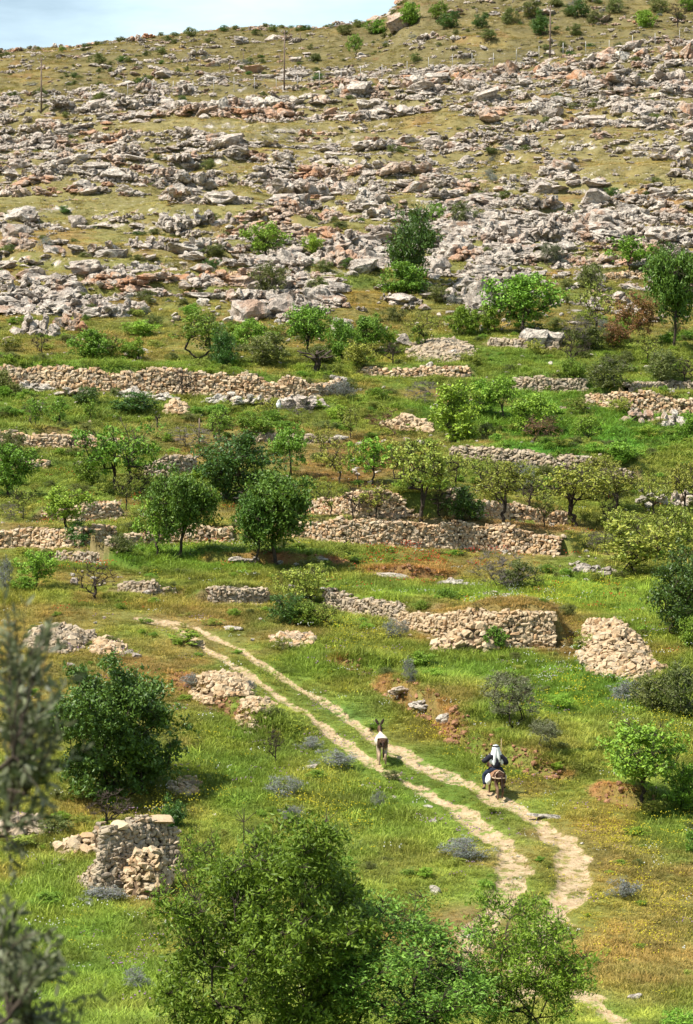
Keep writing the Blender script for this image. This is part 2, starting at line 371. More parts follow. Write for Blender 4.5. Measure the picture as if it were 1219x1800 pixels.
# ------------------------------------------------------------------ ground colours (what grows or lies there)
BLOBS = [  # px, py, rx, ry, colour, strength
    (1040, 765, 240, 42, (.055, .15, .018), .95), (880, 725, 170, 55, (.065, .15, .02), .9), (700, 690, 150, 26, (.09, .155, .025), .8),
    (900, 1055, 330, 30, (.125, .20, .028), .9), (1080, 1080, 120, 60, (.13, .20, .03), .9), (1000, 1200, 190, 60, (.085, .175, .022), .9),
    (850, 1165, 200, 40, (.10, .17, .025), .8), (330, 985, 320, 22, (.085, .17, .02), .9), (150, 640, 330, 14, (.10, .17, .024), .9),
    (430, 650, 160, 14, (.10, .17, .024), .9), (120, 725, 170, 28, (.10, .155, .03), .8), (220, 830, 280, 60, (.10, .16, .026), .7),
    (560, 1150, 90, 50, (.10, .16, .025), .7), (430, 1060, 180, 25, (.15, .14, .04), .7), (610, 815, 85, 45, (.19, .09, .042), .75),
    (625, 525, 110, 28, (.24, .155, .055), .7), (625, 490, 60, 12, (.10, .15, .03), .7), (735, 995, 85, 18, (.20, .11, .05), .7), (810, 965, 150, 22, (.15, .13, .04), .7), (860, 1000, 80, 25, (.14, .14, .04), .7),
    (640, 930, 330, 12, (.17, .13, .055), .8), (930, 930, 100, 12, (.20, .12, .055), .8),
    (1090, 1450, 170, 60, (.19, .16, .045), .7), (1100, 1560, 130, 110, (.18, .175, .04), .7), (960, 1310, 50, 14, (.21, .14, .06), .4), (900, 1385, 80, 18, (.21, .15, .055), .55), (1130, 1700, 120, 60, (.20, .165, .06), .7),
    (730, 1290, 90, 30, (.16, .155, .04), .7), (330, 1085, 100, 14, (.19, .13, .06), .8), (900, 1700, 120, 60, (.17, .11, .06), .6), (520, 1110, 80, 18, (.15, .12, .05), .7),
    (60, 1460, 90, 22, (.20, .12, .06), .6), (470, 800, 120, 30, (.17, .12, .055), .6), (340, 905, 120, 12, (.19, .12, .06), .6), (600, 985, 60, 10, (.19, .10, .05), .6), (160, 1010, 120, 14, (.19, .13, .055), .6), (900, 560, 120, 16, (.19, .13, .055), .6), (760, 1225, 90, 24, (.18, .13, .055), .6), (1010, 1130, 60, 40, (.17, .12, .05), .6), (1120, 1540, 80, 30, (.21, .15, .055), .45), (640, 1500, 90, 40, (.15, .17, .05), .6), (820, 1620, 60, 30, (.20, .11, .06), .7), (240, 1420, 160, 22, (.19, .15, .055), .6), (210, 1490, 70, 30, (.16, .13, .045), .6), (300, 1390, 80, 30, (.16, .18, .04), .7), (100, 1650, 200, 160, (.095, .17, .027), .7), (400, 1330, 110, 90, (.10, .175, .026), .7),
    (700, 1440, 130, 70, (.12, .18, .033), .6), (1180, 1520, 60, 160, (.085, .17, .026), .7), (1130, 1290, 100, 50, (.12, .16, .035), .6), (620, 1240, 60, 25, (.10, .16, .04), .7),
    (1110, 350, 140, 12, (.25, .12, .055), .7), (90, 420, 90, 30, (.26, .13, .06), .4), (1000, 480, 200, 60, (.13, .15, .045), .5), (880, 640, 160, 22, (.10, .15, .03), .8),
    (1080, 650, 140, 30, (.11, .155, .03), .7), (450, 770, 140, 30, (.13, .13, .045), .6), (780, 850, 90, 20, (.14, .13, .04), .5),
    (660, 560, 100, 20, (.17, .135, .05), .6), (450, 560, 80, 24, (.12, .14, .035), .6),
]
def wall_front(X, Y, reach):
    m = np.zeros(np.shape(X), bool)
    for w, (P, hh, ss) in wall_geo:
        q = (X > min(p[0] for p in P)-3) & (X < max(p[0] for p in P)+3) & (Y > min(p[1] for p in P)-reach-1) & (Y < max(p[1] for p in P)+2)
        if q.any():
            d, sg, arc, ov = seg_dist(X[q], Y[q], P); m[q] |= (d < reach) & (sg < 0.1) & (ov < .1)
    return m
def ground_colour(X, Y, Z):
    px, py = project(X, Y, Z)
    base = np.array([np.interp(py, [0, 150, 190, 300, 420, 560, 640, 900, 1100, 1350, 1800], c) for c in (
        [.145, .15, .190, .200, .185, .152, .12, .125, .135, .14, .135], [.120, .125, .158, .168, .168, .156, .155, .155, .165, .178, .182], [.058, .058, .072, .074, .064, .046, .032, .033, .034, .036, .036])]).T
    n1 = fbm(X/9, Y/9, 41, 4); n2 = fbm(X/3.1, Y/3.1, 45, 3); n3 = fbm(X/1.1, Y/1.1, 49, 3)
    wx = px + 30*fbm(X/6, Y/8, 51, 3); wy = py + 10*fbm(X/6, Y/8, 55, 3)
    for bx, by, rx, ry, c, s in BLOBS:
        m = (np.abs(wx-bx) < rx*1.6) & (np.abs(wy-by) < ry*1.6)
        if not m.any(): continue
        q = np.hypot((wx[m]-bx)/rx, (wy[m]-by)/ry)
        w = (s*(1-sst(.55, 1.35, q+.35*n2[m])))[:, None]
        base[m] = base[m]*(1-w) + np.array(c)*w
    dry = np.array([.20, .155, .06]); earth = np.array([.21, .115, .055]); lush = np.array([.075, .15, .02])
    w = (sst(.15, .75, n1)*.7)[:, None]; base = base*(1-w)+dry*w
    w = (sst(.15, .8, -n1)*.45*sst(430, 620, py))[:, None]; base = base*(1-w)+lush*w
    w = (sst(.50, .85, n2*.7+n1*.5)*.45)[:, None]; base = base*(1-w)+earth*w
    base *= (1+.22*n3)[:, None]
    for P, hh, ss in bank_geo:                      # cut earth faces of the banks
        d, sg, arc, ov = seg_dist(X, Y, P)
        w = (sst(-.22, .0, np.where(sg > 0, d, -d))*(1-sst(.30, .75, np.where(sg > 0, d, 0)+.5*n3))*(1-sst(.0, 1.0, ov))*(.55+.75*n2))
        w = np.clip(w, 0, .95)[:, None]; base = base*(1-w)+np.array([.30, .135, .065])*w
    for w_, (P, hh, ss) in wall_geo:                # bare soil at the foot and end of the walls
        q = (X > min(p[0] for p in P)-2) & (X < max(p[0] for p in P)+2) & (Y > min(p[1] for p in P)-2) & (Y < max(p[1] for p in P)+2)
        if not q.any(): continue
        d, sg, arc, ov = seg_dist(X[q], Y[q], P)
        w = (sst(-.55, -.1, np.where(sg > 0, d, -d))*(1-sst(.35, .8, np.where(sg > 0, d, 0)+.4*n3[q]))*(1-sst(.3, 1.1, ov+.3*n3[q]))*.85)[:, None]; base[q] = base[q]*(1-w)+np.array([.20, .15, .075])*w
    return np.clip(base, .01, .6), px, py

# ------------------------------------------------------------------ the ground, one sheet split into ground, hillside and track
def build_ground():
    ys = [-75.]
    while ys[-1] < 1500:
        y = ys[-1]
        ys.append(y + (6 if y < 40 else 1.5 if y < 70 else .24 if y < 172 else .34 if y < 255 else .58 if y < 440 else 1.0 if y < 470 else 6 if y < 640 else 45))
    ys = np.array(ys)
    us = np.concatenate([-np.geomspace(.172, 1.5, 24)[::-1], np.linspace(-.162, .162, 500), np.geomspace(.172, 1.5, 24)])
    U, Yg = np.meshgrid(us, ys); Xg = U*np.maximum(Yg, 60)
    Z, st = height(Xg, Yg, full=True)
    X, Y, Zf = Xg.ravel(), Yg.ravel(), Z.ravel()
    colr, px, py = ground_colour(X, Y, Zf)
    rut = rutmask(X, Y); st = st.ravel()
    nr, nc = Z.shape; i = np.arange(nr*nc).reshape(nr, nc)
    Q = np.stack([i[:-1, :-1], i[:-1, 1:], i[1:, 1:], i[1:, :-1]], -1).reshape(-1, 4)
    cy = Y[Q].mean(1); cr = rut[Q].mean(1)
    is_r = cr > .5; is_h = (cy > 246) & ~is_r
    b = NB('ground_cover'); p = b.pos()
    g = b.attr('gcol').outputs['Color']
    n_f = b.noise(5, 4, .7, p); n_m = b.noise(1.3, 4, .65, p)
    c = b.mix(b.ramp(n_f, .35, .7, 0, .55), g, b.mix(1.0, g, (.55, .62, .45), 'MULTIPLY'))
    c = b.mix(b.ramp(n_m, .55, .72, 0, .35), c, b.mix(1.0, g, (1.5, 1.15, .9), 'MULTIPLY'))
    far = b.attr('rockmask').outputs['Fac']
    rk = rock_colour(b)
    pebble = b.ramp(b.noise(2.6, 5, .75, b.mapv(p, (.6, 1, 1))), .60, .64, 0, 1)
    stony = b.attr('stony').outputs['Fac']
    c = b.mix(b.ramp(b.math('ADD', b.math('MULTIPLY', far, .55), b.math('MULTIPLY', b.noise(.8, 6, .75, p), 1.0)), .99, 1.10), c, rk)
    c = b.mix(b.math('MULTIPLY', pebble, stony), c, rk)
    rr = b.attr('rut').outputs['Fac']
    trk = b.mix(b.ramp(b.noise(3.2, 5, .7, p), .35, .7), (.43, .325, .20), (.29, .20, .115))
    trk = b.mix(b.ramp(b.noise(11, 4, .7, p), .58, .72, 0, .8), trk, (.55, .45, .32))
    trk = b.mix(b.ramp(b.noise(1.9, 5, .75, p), .50, .60, 0, .95), trk, g)
    c = b.mix(b.ramp(b.math('ADD', rr, b.math('MULTIPLY', b.noise(4, 5, .75, p), 1.1)), .82, 1.12), c, trk)
    mat = b.finish(c, .95, .05, b.bump(b.math('ADD', n_f, n_m), .12, .8))
    for name, sel, label in (('ground', ~is_r & ~is_h, 'grassy valley floor and terraces'), ('hillside', is_h, 'bare stony upper slope'), ('dirt_track', is_r, 'two pale wheel ruts of the cart track')):
        q = Q[sel]; used, inv = np.unique(q, return_inverse=True)
        me = npmesh(name, np.stack([X, Y, Zf], -1)[used], inv.reshape(-1, 4), mat, True)
        a = me.attributes.new('gcol', 'FLOAT_COLOR', 'POINT'); a.data.foreach_set('color', np.concatenate([colr[used], np.ones((len(used), 1))], 1).astype(np.float32).ravel())
        for nm, arr in (('rut', rut), ('rockmask', st), ('stony', .85*sst(205, 270, Y)*(1-.55*sst(385, 420, Y))*sst(-.5, .3, fbm(X/17, Y/14, 71, 3)))):
            a = me.attributes.new(nm, 'FLOAT', 'POINT'); a.data.foreach_set('value', arr[used].astype(np.float32))
        tag(link(name, me), label, None, None, 'structure')
build_ground()

# ------------------------------------------------------------------ scattering of stuff (uncountable) as instances
def scatter(name, srcs, pos, rot, scl, tint, idx, label, cat):
    me = bpy.data.meshes.new(name); n = len(pos)
    me.vertices.add(n); me.vertices.foreach_set('co', np.asarray(pos, np.float32).ravel())
    for nm, ty, arr, key in (('rot', 'FLOAT_VECTOR', rot, 'vector'), ('scl', 'FLOAT_VECTOR', scl, 'vector'), ('tint', 'FLOAT_COLOR', tint, 'color')):
        if arr is None: continue
        a = me.attributes.new(nm, ty, 'POINT'); a.data.foreach_set(key, np.asarray(arr, np.float32).ravel())
    a = me.attributes.new('idx', 'INT', 'POINT'); a.data.foreach_set('value', np.asarray(idx, np.int32))
    o = link(name, me); tag(o, label, cat, None, 'stuff')
    ng = bpy.data.node_groups.new(name, 'GeometryNodeTree')
    ng.interface.new_socket('Geometry', in_out='INPUT', socket_type='NodeSocketGeometry'); ng.interface.new_socket('Geometry', in_out='OUTPUT', socket_type='NodeSocketGeometry')
    gi = ng.nodes.new('NodeGroupInput'); go = ng.nodes.new('NodeGroupOutput'); L = ng.links.new
    def na(nm, ty):
        x = ng.nodes.new('GeometryNodeInputNamedAttribute'); x.data_type = ty; x.inputs['Name'].default_value = nm; return x.outputs['Attribute']
    r = na('rot', 'FLOAT_VECTOR'); s = na('scl', 'FLOAT_VECTOR'); ii = na('idx', 'INT'); jn = ng.nodes.new('GeometryNodeJoinGeometry')
    for k, src in enumerate(srcs):
        oi = ng.nodes.new('GeometryNodeObjectInfo'); oi.inputs['Object'].default_value = src; oi.inputs['As Instance'].default_value = True
        cp = ng.nodes.new('FunctionNodeCompare'); cp.data_type = 'INT'; cp.operation = 'EQUAL'; L(ii, cp.inputs[2]); cp.inputs[3].default_value = k
        ip = ng.nodes.new('GeometryNodeInstanceOnPoints'); L(gi.outputs[0], ip.inputs['Points']); L(cp.outputs[0], ip.inputs['Selection'])
        L(oi.outputs['Geometry'], ip.inputs['Instance']); L(r, ip.inputs['Rotation']); L(s, ip.inputs['Scale']); L(ip.outputs[0], jn.inputs[0])
    L(jn.outputs[0], go.inputs[0])
    o.modifiers.new('scatter', 'NODES').node_group = ng
    return o
def source(me): return bpy.data.objects.new(me.name, me)
def frustum_points(n, y0, y1, u=.16):
    n = int(n*u/.136)
    """random points on the ground in the strip the camera looks over, even per square metre"""
    Y = np.sqrt(rng.uniform(y0*y0, y1*y1, n)); X = rng.uniform(-u, u, n)*Y
    return X, Y

# ---- rock shapes
def ico(sub):
    bm = bmesh.new(); bmesh.ops.create_icosphere(bm, subdivisions=sub, radius=1)
    V = np.array([v.co[:] for v in bm.verts]); Fc = np.array([[v.index for v in f.verts] for f in bm.faces]); bm.free(); return V, Fc
def n3(V, s, seed):             # cheap 3-D noise from three 2-D slices
    x, y, z = V.T*s
    return (vn(x+z*.6, y-z*.4, seed)+vn(y+x*.5, z+3.1, seed+1)+vn(z-y*.3, x+7.7, seed+2))/2
def lump(r, sub, cuts, rough, seed):
    V, Fc = ico(sub)
    for k in range(cuts):
        nrm = r.normal(size=3); nrm[2] *= .7; nrm /= np.linalg.norm(nrm); d = r.uniform(.42, .85)
        t = V@nrm; V = V - np.maximum(t-d, 0)[:, None]*nrm
    rid = 1-np.abs(n3(V, 2.6, seed*7+3)); rid2 = 1-np.abs(n3(V, 6.5, seed*7+9))
    V = V*(1 + rough*n3(V, 1.5, seed*7) - rough*.6*(sst(.72, 1, rid)) - rough*.4*sst(.7, 1, rid2) + rough*.35*n3(V, 11, seed*7+5))[:, None]
    return V, Fc
def norm_rock(V):
    V = V - (V.max(0)+V.min(0))/2; V = V/np.array([np.ptp(V[:, 0])/2, np.ptp(V[:, 1])/2, np.ptp(V[:, 2])]); V[:, 2] -= V[:, 2].min(); return V
def rock_mesh(name, seed, sub=3, cuts=8, rough=.25, mat=MR):
    V, Fc = lump(np.random.default_rng(seed), sub, cuts, rough, seed); return npmesh(name, norm_rock(V), Fc, mat)
def outcrop_mesh(name, seed, mat=MR, sub=3):
    """weathered blocks grown together in two or three beds, the upper beds stepping back"""
    r = np.random.default_rng(seed); Vs = []; Fs = []; o = 0; tilt = r.uniform(-.06, .14); q = 0
    for lay, (nb, zc, yb) in enumerate(((4, .0, -.16), (4, .26, .08), (2, .48, .26))):
        for k in range(nb):
            q += 1; V, Fc = lump(r, sub, 7, .27, seed*31+q); t = ((k+r.uniform(.25, .75))/nb*2-1)*(1-.16*lay)
            V = V*np.array([r.uniform(.26, .52)*(1-.12*lay), r.uniform(.26, .44), r.uniform(.17, .27)])
            R = np.array(Euler((r.normal(.08, .10), r.normal(tilt, .09), r.normal(0, .28))).to_matrix()); V = V@R.T
            V = V+np.array([t, yb+r.normal(0, .14), zc*r.uniform(.75, 1.1)*(1-.35*abs(t))]); Vs.append(V); Fs.append(Fc+o); o += len(V)
    return npmesh(name, norm_rock(np.concatenate(Vs)), np.concatenate(Fs), mat)
ROCKS = [rock_mesh('rock', 100+i, 3, mat=MR) for i in range(8)]
CRAGS = [outcrop_mesh('rock', 120+i, MR) for i in range(10)]
CRAGS_O = [outcrop_mesh('rock', 150+i, MR_O) for i in range(4)]
ROCKS_O = [rock_mesh('rock', 140+i, 3, mat=MR_O) for i in range(5)]
ROCKS_P = [rock_mesh('rock', 160+i, 3, mat=MR_P, rough=.2) for i in range(6)]
CRAGS_P = [outcrop_mesh('rock', 180+i, MR_P) for i in range(3)]
SMALL = [rock_mesh('rock', 200+i, 2, cuts=8, mat=MR) for i in range(6)]
SMALL_P = [rock_mesh('rock', 230+i, 2, cuts=8, rough=.2, mat=MR_P) for i in range(4)]

# ---- stones for walls: 26-vertex lumps
def stone_variants(n, seed):
    out = []
    bm = bmesh.new(); bmesh.ops.create_cube(bm, size=2); bmesh.ops.subdivide_edges(bm, edges=bm.edges[:], cuts=1, use_grid_fill=True)
    bmesh.ops.triangulate(bm, faces=bm.faces[:])
    V0 = np.array([v.co[:] for v in bm.verts]); Fc = np.array([[v.index for v in f.verts] for f in bm.faces]); bm.free()
    for i in range(n):
        r = np.random.default_rng(seed+i)
        V = V0*.62 + .38*V0/np.linalg.norm(V0, axis=1)[:, None]*1.15
        V = V + r.normal(0, .11, V.shape)
        for k in range(3):
            nrm = r.normal(size=3); nrm /= np.linalg.norm(nrm); d = r.uniform(.6, .9)
            V = V - np.maximum(V@nrm-d, 0)[:, None]*nrm
        out.append(V)
    return out, Fc
ST_V, ST_F = stone_variants(10, 300)
STONE_ME = {}
def stone_mesh(k, mat):
    if (k, mat.name) not in STONE_ME: STONE_ME[(k, mat.name)] = npmesh('stone', ST_V[k], ST_F, mat)
    return STONE_ME[(k, mat.name)]
def lay_stones(root, stones, mat, limit=300):
    """stones: (centre, euler, half sizes) in world space; the biggest become parts of the root, the rest one joined part"""
    stones.sort(key=lambda s: -s[2][0]*s[2][2])
    for c, e, s in stones[:limit]:
        k = random.randrange(len(ST_V))
        link('stone', stone_mesh(k, mat), root, Vector(c)-root.location, e, s)
    rest = stones[limit:]
    if rest:
        Vs = []; Fs = []; o = 0
        for c, e, s in rest:
            k = random.randrange(len(ST_V)); R = np.array(Euler(e).to_matrix())
            V = (ST_V[k]*np.array(s))@R.T + np.array(Vector(c)-root.location); Vs.append(V); Fs.append(ST_F+o); o += len(V)
        tag(link('small_stones', npmesh('small_stones', np.concatenate(Vs), np.concatenate(Fs), mat), root), kind='stuff')

def build_wall(spec, geo, cat='stone wall', group='dry-stone terrace walls', limit=300, bat=.16):
    name, label, pts, dep, sz, mat, ragged = spec; P, hh, ss = geo; sz *= .86
    Lt = ss[-1]; n = max(6, int(Lt/.25)); sA = np.linspace(0, Lt, n)
    bx = np.interp(sA, ss, [p[0] for p in P]); by = np.interp(sA, ss, [p[1] for p in P])
    tx = np.gradient(bx); tyy = np.gradient(by); l = np.hypot(tx, tyy); tx /= l; tyy /= l
    nx, ny = tyy, -tx                                   # towards the camera side
    wob = .12*fbm(sA/3, sA*0+len(label), 77, 2)
    bx = bx+nx*wob; by = by+ny*wob
    gz = height(bx+nx*.25, by+ny*.25)-.08
    top = gz + np.interp(sA, ss, hh)*(1+ragged*fbm(sA/1.6, sA*0+len(label)*1.7, 79, 3)) + .10
    root_loc = Vector((bx[n//2], by[n//2], gz[n//2]))
    V = []; Fc = []
    for i in range(n):
        h = top[i]-gz[i]
        for off, z in ((-.12, gz[i]-.3), (-.12-bat*h, top[i]-.14), (-.75-bat*h, top[i]-.10), (-.75, gz[i]-.3)):
            V.append((bx[i]+nx[i]*off-root_loc.x, by[i]+ny[i]*off-root_loc.y, z-root_loc.z))
        if i:
            a, b2 = 4*(i-1), 4*i
            for k in range(4): Fc.append((a+k, b2+k, b2+(k+1) % 4, a+(k+1) % 4))
    core = link(name, npmesh(name, V, Fc, M_EARTH), None, root_loc)
    tag(core, label, cat, group)
    stones = []; r = random.Random(len(label)*13+int(Lt*10))
    hmax = (top-gz).max(); z = 0.0
    while z < hmax:
        rh = sz*r.uniform(.45, .75); x = r.uniform(-.2, .1)
        while x < Lt:
            w = sz*min(2.1, .92*math.exp(r.gauss(0, .36))); xc = x+w/2
            if 0 <= xc <= Lt:
                h = np.interp(xc, sA, top-gz); zz = z+rh/2+r.gauss(0, .05*sz)
                if zz < h-.02:
                    gi = lambda arr: float(np.interp(xc, sA, arr))
                    off = -.06-bat*zz+r.gauss(0, .035)
                    if r.random() > .03:
                        stones.append(((gi(bx)+gi(nx)*off, gi(by)+gi(ny)*off, gi(gz)+zz), (r.gauss(0, .16), r.gauss(0, .22), math.atan2(gi(tyy), gi(tx))+r.gauss(0, .16)), (w*.53, sz*r.uniform(.38, .62), rh*.60*r.uniform(.85, 1.2))))
            x += w
        z += rh*.92
    x = 0.0
    while x < Lt:                                        # coping stones along the top, two deep
        w = sz*r.uniform(.6, 1.5)
        gi = lambda arr: float(np.interp(min(x+w/2, Lt), sA, arr))
        for back in (.18, .52):
            off = -back-bat*(gi(top)-gi(gz))+r.gauss(0, .05)
            if r.random() < .85:
                stones.append(((gi(bx)+gi(nx)*off, gi(by)+gi(ny)*off, gi(top)-.02+r.gauss(0, .04)), (r.gauss(0, .15), r.gauss(0, .2), r.uniform(0, 6)), (w*.55, sz*.5, sz*r.uniform(.22, .4))))
        x += w
    for k in range(int(Lt*1.1*(1+ragged))):               # fallen stones at the foot
        xc = r.uniform(0, Lt); off = abs(r.gauss(0, .5))+.1; gi = lambda arr: float(np.interp(xc, sA, arr))
        X, Y = gi(bx)+gi(nx)*off, gi(by)+gi(ny)*off; s = sz*r.uniform(.2, .5)
        stones.append(((X, Y, float(height(X, Y))+s*.25), (r.uniform(0, 6), r.uniform(0, 6), r.uniform(0, 6)), (s, s*.8, s*.6)))
    lay_stones(core, stones, mat, limit)
    return core
for w, g in wall_geo: build_wall(w, g)

# ---- heaps of stones
def build_heap(name, label, cat, px, py, wpx, hpx, depth, sz, mat, power=2.2, yaw=0.0, topcut=None, jag=.15, seed=1, group=None, lean=0.0, root=None, skew=None, taper=0.0):
    """a mound of fieldstones; px, py is the middle of its foot nearest the camera"""
    r = random.Random(seed); p0 = cast(px, py); Y0 = p0.y; a = wpx*Y0/F/2; b = depth/2; H = hpx*Y0/F
    c = Vector((p0.x, p0.y+b*.95, 0)); c.z = float(height(c.x, c.y))
    cs, sn = math.cos(yaw), math.sin(yaw)
    def hz(x, y):
        tp = 1-taper*(y/b*.5+.5); wob = 1+.42*float(fbm(x/1.3+seed*3.1, y/1.6, 93, 2)); x = x/tp; q = (abs(x/a)**2.6+abs(y/b)**2.6)*wob
        e = max(0.0, 1-q**(power/2.6))
        hh = H*e*(1+jag*float(fbm(x/.9+seed, y/.9, 91, 2)))
        if skew: hh *= max(0.05, 1+skew*x/a)
        return min(hh, topcut) if topcut else hh
    N = 17; V = []; Fc = []
    for j in range(N):
        for i in range(N):
            x = (i/(N-1)*2-1)*a; y = (j/(N-1)*2-1)*b; X = c.x+x*cs-y*sn; Y = c.y+x*sn+y*cs
            V.append((X-c.x, Y-c.y, float(height(X, Y))-c.z+hz(x, y)-(.12 if hz(x, y) > 0.05 else .25)))
            if i and j: Fc.append(((j-1)*N+i-1, (j-1)*N+i, j*N+i, j*N+i-1))
    if root is None:
        root = link(name, npmesh(name, V, Fc, M_EARTH), None, c); tag(root, label, cat, group)
    else:
        link('rubble_core', npmesh('rubble_core', np.array(V)+np.array(c-root.location), Fc, M_EARTH), root)
    stones = []
    step = sz*.72; y = -b
    while y < b:
        x = -a
        while x < a:
            xx, yy = x+r.uniform(-.3, .3)*sz, y+r.uniform(-.3, .3)*sz
            h = hz(xx, yy)
            if h > .04:
                gx = (hz(xx+.1, yy)-h)/.1; gy = (hz(xx, yy+.1)-h)/.1
                steep = math.sqrt(1+gx*gx+gy*gy)
                for k in range(max(1, min(9, int(round(steep*.75))))):
                    t = (k+.5)/max(1, min(9, int(round(steep*.75))))-.5
                    hx, hy = xx, yy+(t*step if steep > 1.6 else 0)
                    h2 = hz(hx, hy)
                    X = c.x+hx*cs-hy*sn; Y = c.y+hx*sn+hy*cs; s = sz*min(1.15, .5*math.exp(r.gauss(0, .38)))
                    stones.append(((X, Y, float(height(X, Y))+h2+r.gauss(0, .03)), (r.gauss(0, .35), r.gauss(0, .35), r.uniform(0, 6)), (s, s*r.uniform(.6, .95), s*r.uniform(.45, .75))))
            x += step
        y += step
    return root, stones
def heap(*a, **k):
    mat = a[9]; root, st = build_heap(*a, **k); lay_stones(root, st, mat); return root
rt, st = build_heap('stone_ramp', 'stone ramp of cream fieldstones leaning against the terrace wall', 'stone heap', 825, 1148, 130, 44, 1.7, .30, MS_C, power=1.6, yaw=.10, skew=.55, seed=4)
lay_stones(rt, st, MS_C)
heap('stone_heap', 'large cream stone heap spilling down the slope right of the ramped wall', 'stone heap', 1098, 1200, 156, 30, 10.5, .25, MS_C, power=2.0, seed=5, jag=.45, taper=.42)
ruin_pts = [(128, 1560, 22), (146, 1568, 46), (164, 1574, 74), (180, 1574, 96), (200, 1570, 112), (222, 1564, 104), (246, 1556, 94), (268, 1550, 102), (292, 1544, 100), (322, 1538, 80)]
rp = [cast(x, y) for x, y, h in ruin_pts]; rP = [(q.x, q.y) for q in rp]; rH = [h*q.y/F for q, (x, y, h) in zip(rp, ruin_pts)]; rS = [0.0]
for q0, q1 in zip(rP, rP[1:]): rS.append(rS[-1]+math.hypot(q1[0]-q0[0], q1[1]-q0[1]))
root = build_wall(('hut_ruin', 'ruined dry-stone watch hut with a broken front at the lower left', ruin_pts, 3, .22, MS_G, .10), (rP, rH, rS), 'ruin', None, 190, .30)
r2, st2 = build_heap('', '', '', 256, 1580, 88, 80, 1.9, .21, MS_C, power=2.6, seed=8, root=root)
r3, st3 = build_heap('', '', '', 142, 1506, 84, 20, 1.6, .24, MS_C, power=3, seed=9, root=root)
for x, y, w in ((280, 1449, 42), (254, 1460, 26), (206, 1458, 26)):   # flat slabs on top
    q = rp[7 if x > 240 else 4]; s = q.y/F; st2.append((((x-609.5)*s*1.01, q.y+1.2, q.z+(ruin_pts[7 if x > 240 else 4][1]-y)*s), (.05, .06, .3), (w*s*.5, .38, .10)))
lay_stones(root, st2, MS_C, 80); lay_stones(root, st3, MS_C, 45)
for i, (x, y, w, h, d, lab) in enumerate([(388, 1246, 130, 12, 5, 'rubble strip of pale stones spilling below the left wheel rut'), (450, 1290, 76, 12, 4, 'small pale rubble heap at the lower end of the spilled stones'),
        (95, 1150, 120, 18, 5, 'rubble heap behind the blurred olive branch'), (185, 1158, 70, 9, 4, 'pale stones lying above the big dark round bush'), (30, 1476, 90, 16, 3, 'grey rubble heap at the left edge below the dark bush'),
        (322, 1404, 60, 6, 3, 'small spill of reddish stones beside the dark round bush'), (308, 730, 46, 10, 3, 'small round stone heap in the grass below the longest wall'),
        (780, 640, 120, 9, 9, 'grey scree fan below the well-formed green tree'), (720, 760, 90, 12, 4, 'stone heap beside the bare reddish shrub'), (520, 1142, 80, 8, 3, 'pale rock rubble on the bank above the track')]):
    heap('stone_heap', lab, 'stone heap', x, y, w, h, d, .22 if y > 1000 else .30, MS_G if i in (2, 4, 7) else (MS_W if i in (5, 9) else MS_C), power=2, seed=20+i, jag=.35, group='heaps of fieldstones')
# ------------------------------------------------------------------ rocks of the upper slope
ROCKG = 'limestone rocks on the hillside'
taken = []; LM = []
def put_rock(px, py, wpx, hpx, label=None, kind=0, name='boulder', group=None, depth=.8, rz=None):
    p = cast(px, py); s = p.y/F; w, h = wpx*s, hpx*s
    wide = wpx > 1.45*hpx and wpx > 24 and hpx > 13; lib = ((CRAGS, CRAGS_O, CRAGS_P) if wide else (ROCKS, ROCKS_O, ROCKS_P))[kind]; me = lib[random.randrange(len(lib))]
    d = max(w*.5, min(w*depth, h*2.2))
    o = link(name, me, None, (p.x, p.y+d*.3, p.z-h*.18), (random.gauss(0, .08), random.gauss(0, .08), rz if rz is not None else random.choice((0, PI))+random.gauss(0, .22)), (w*.56, d/2, h*.98))
    tag(o, label, 'rock', group); taken.append((p.x, p.y+d*.3, w*.5)); LM.append((px, py-hpx/2, label)); return o
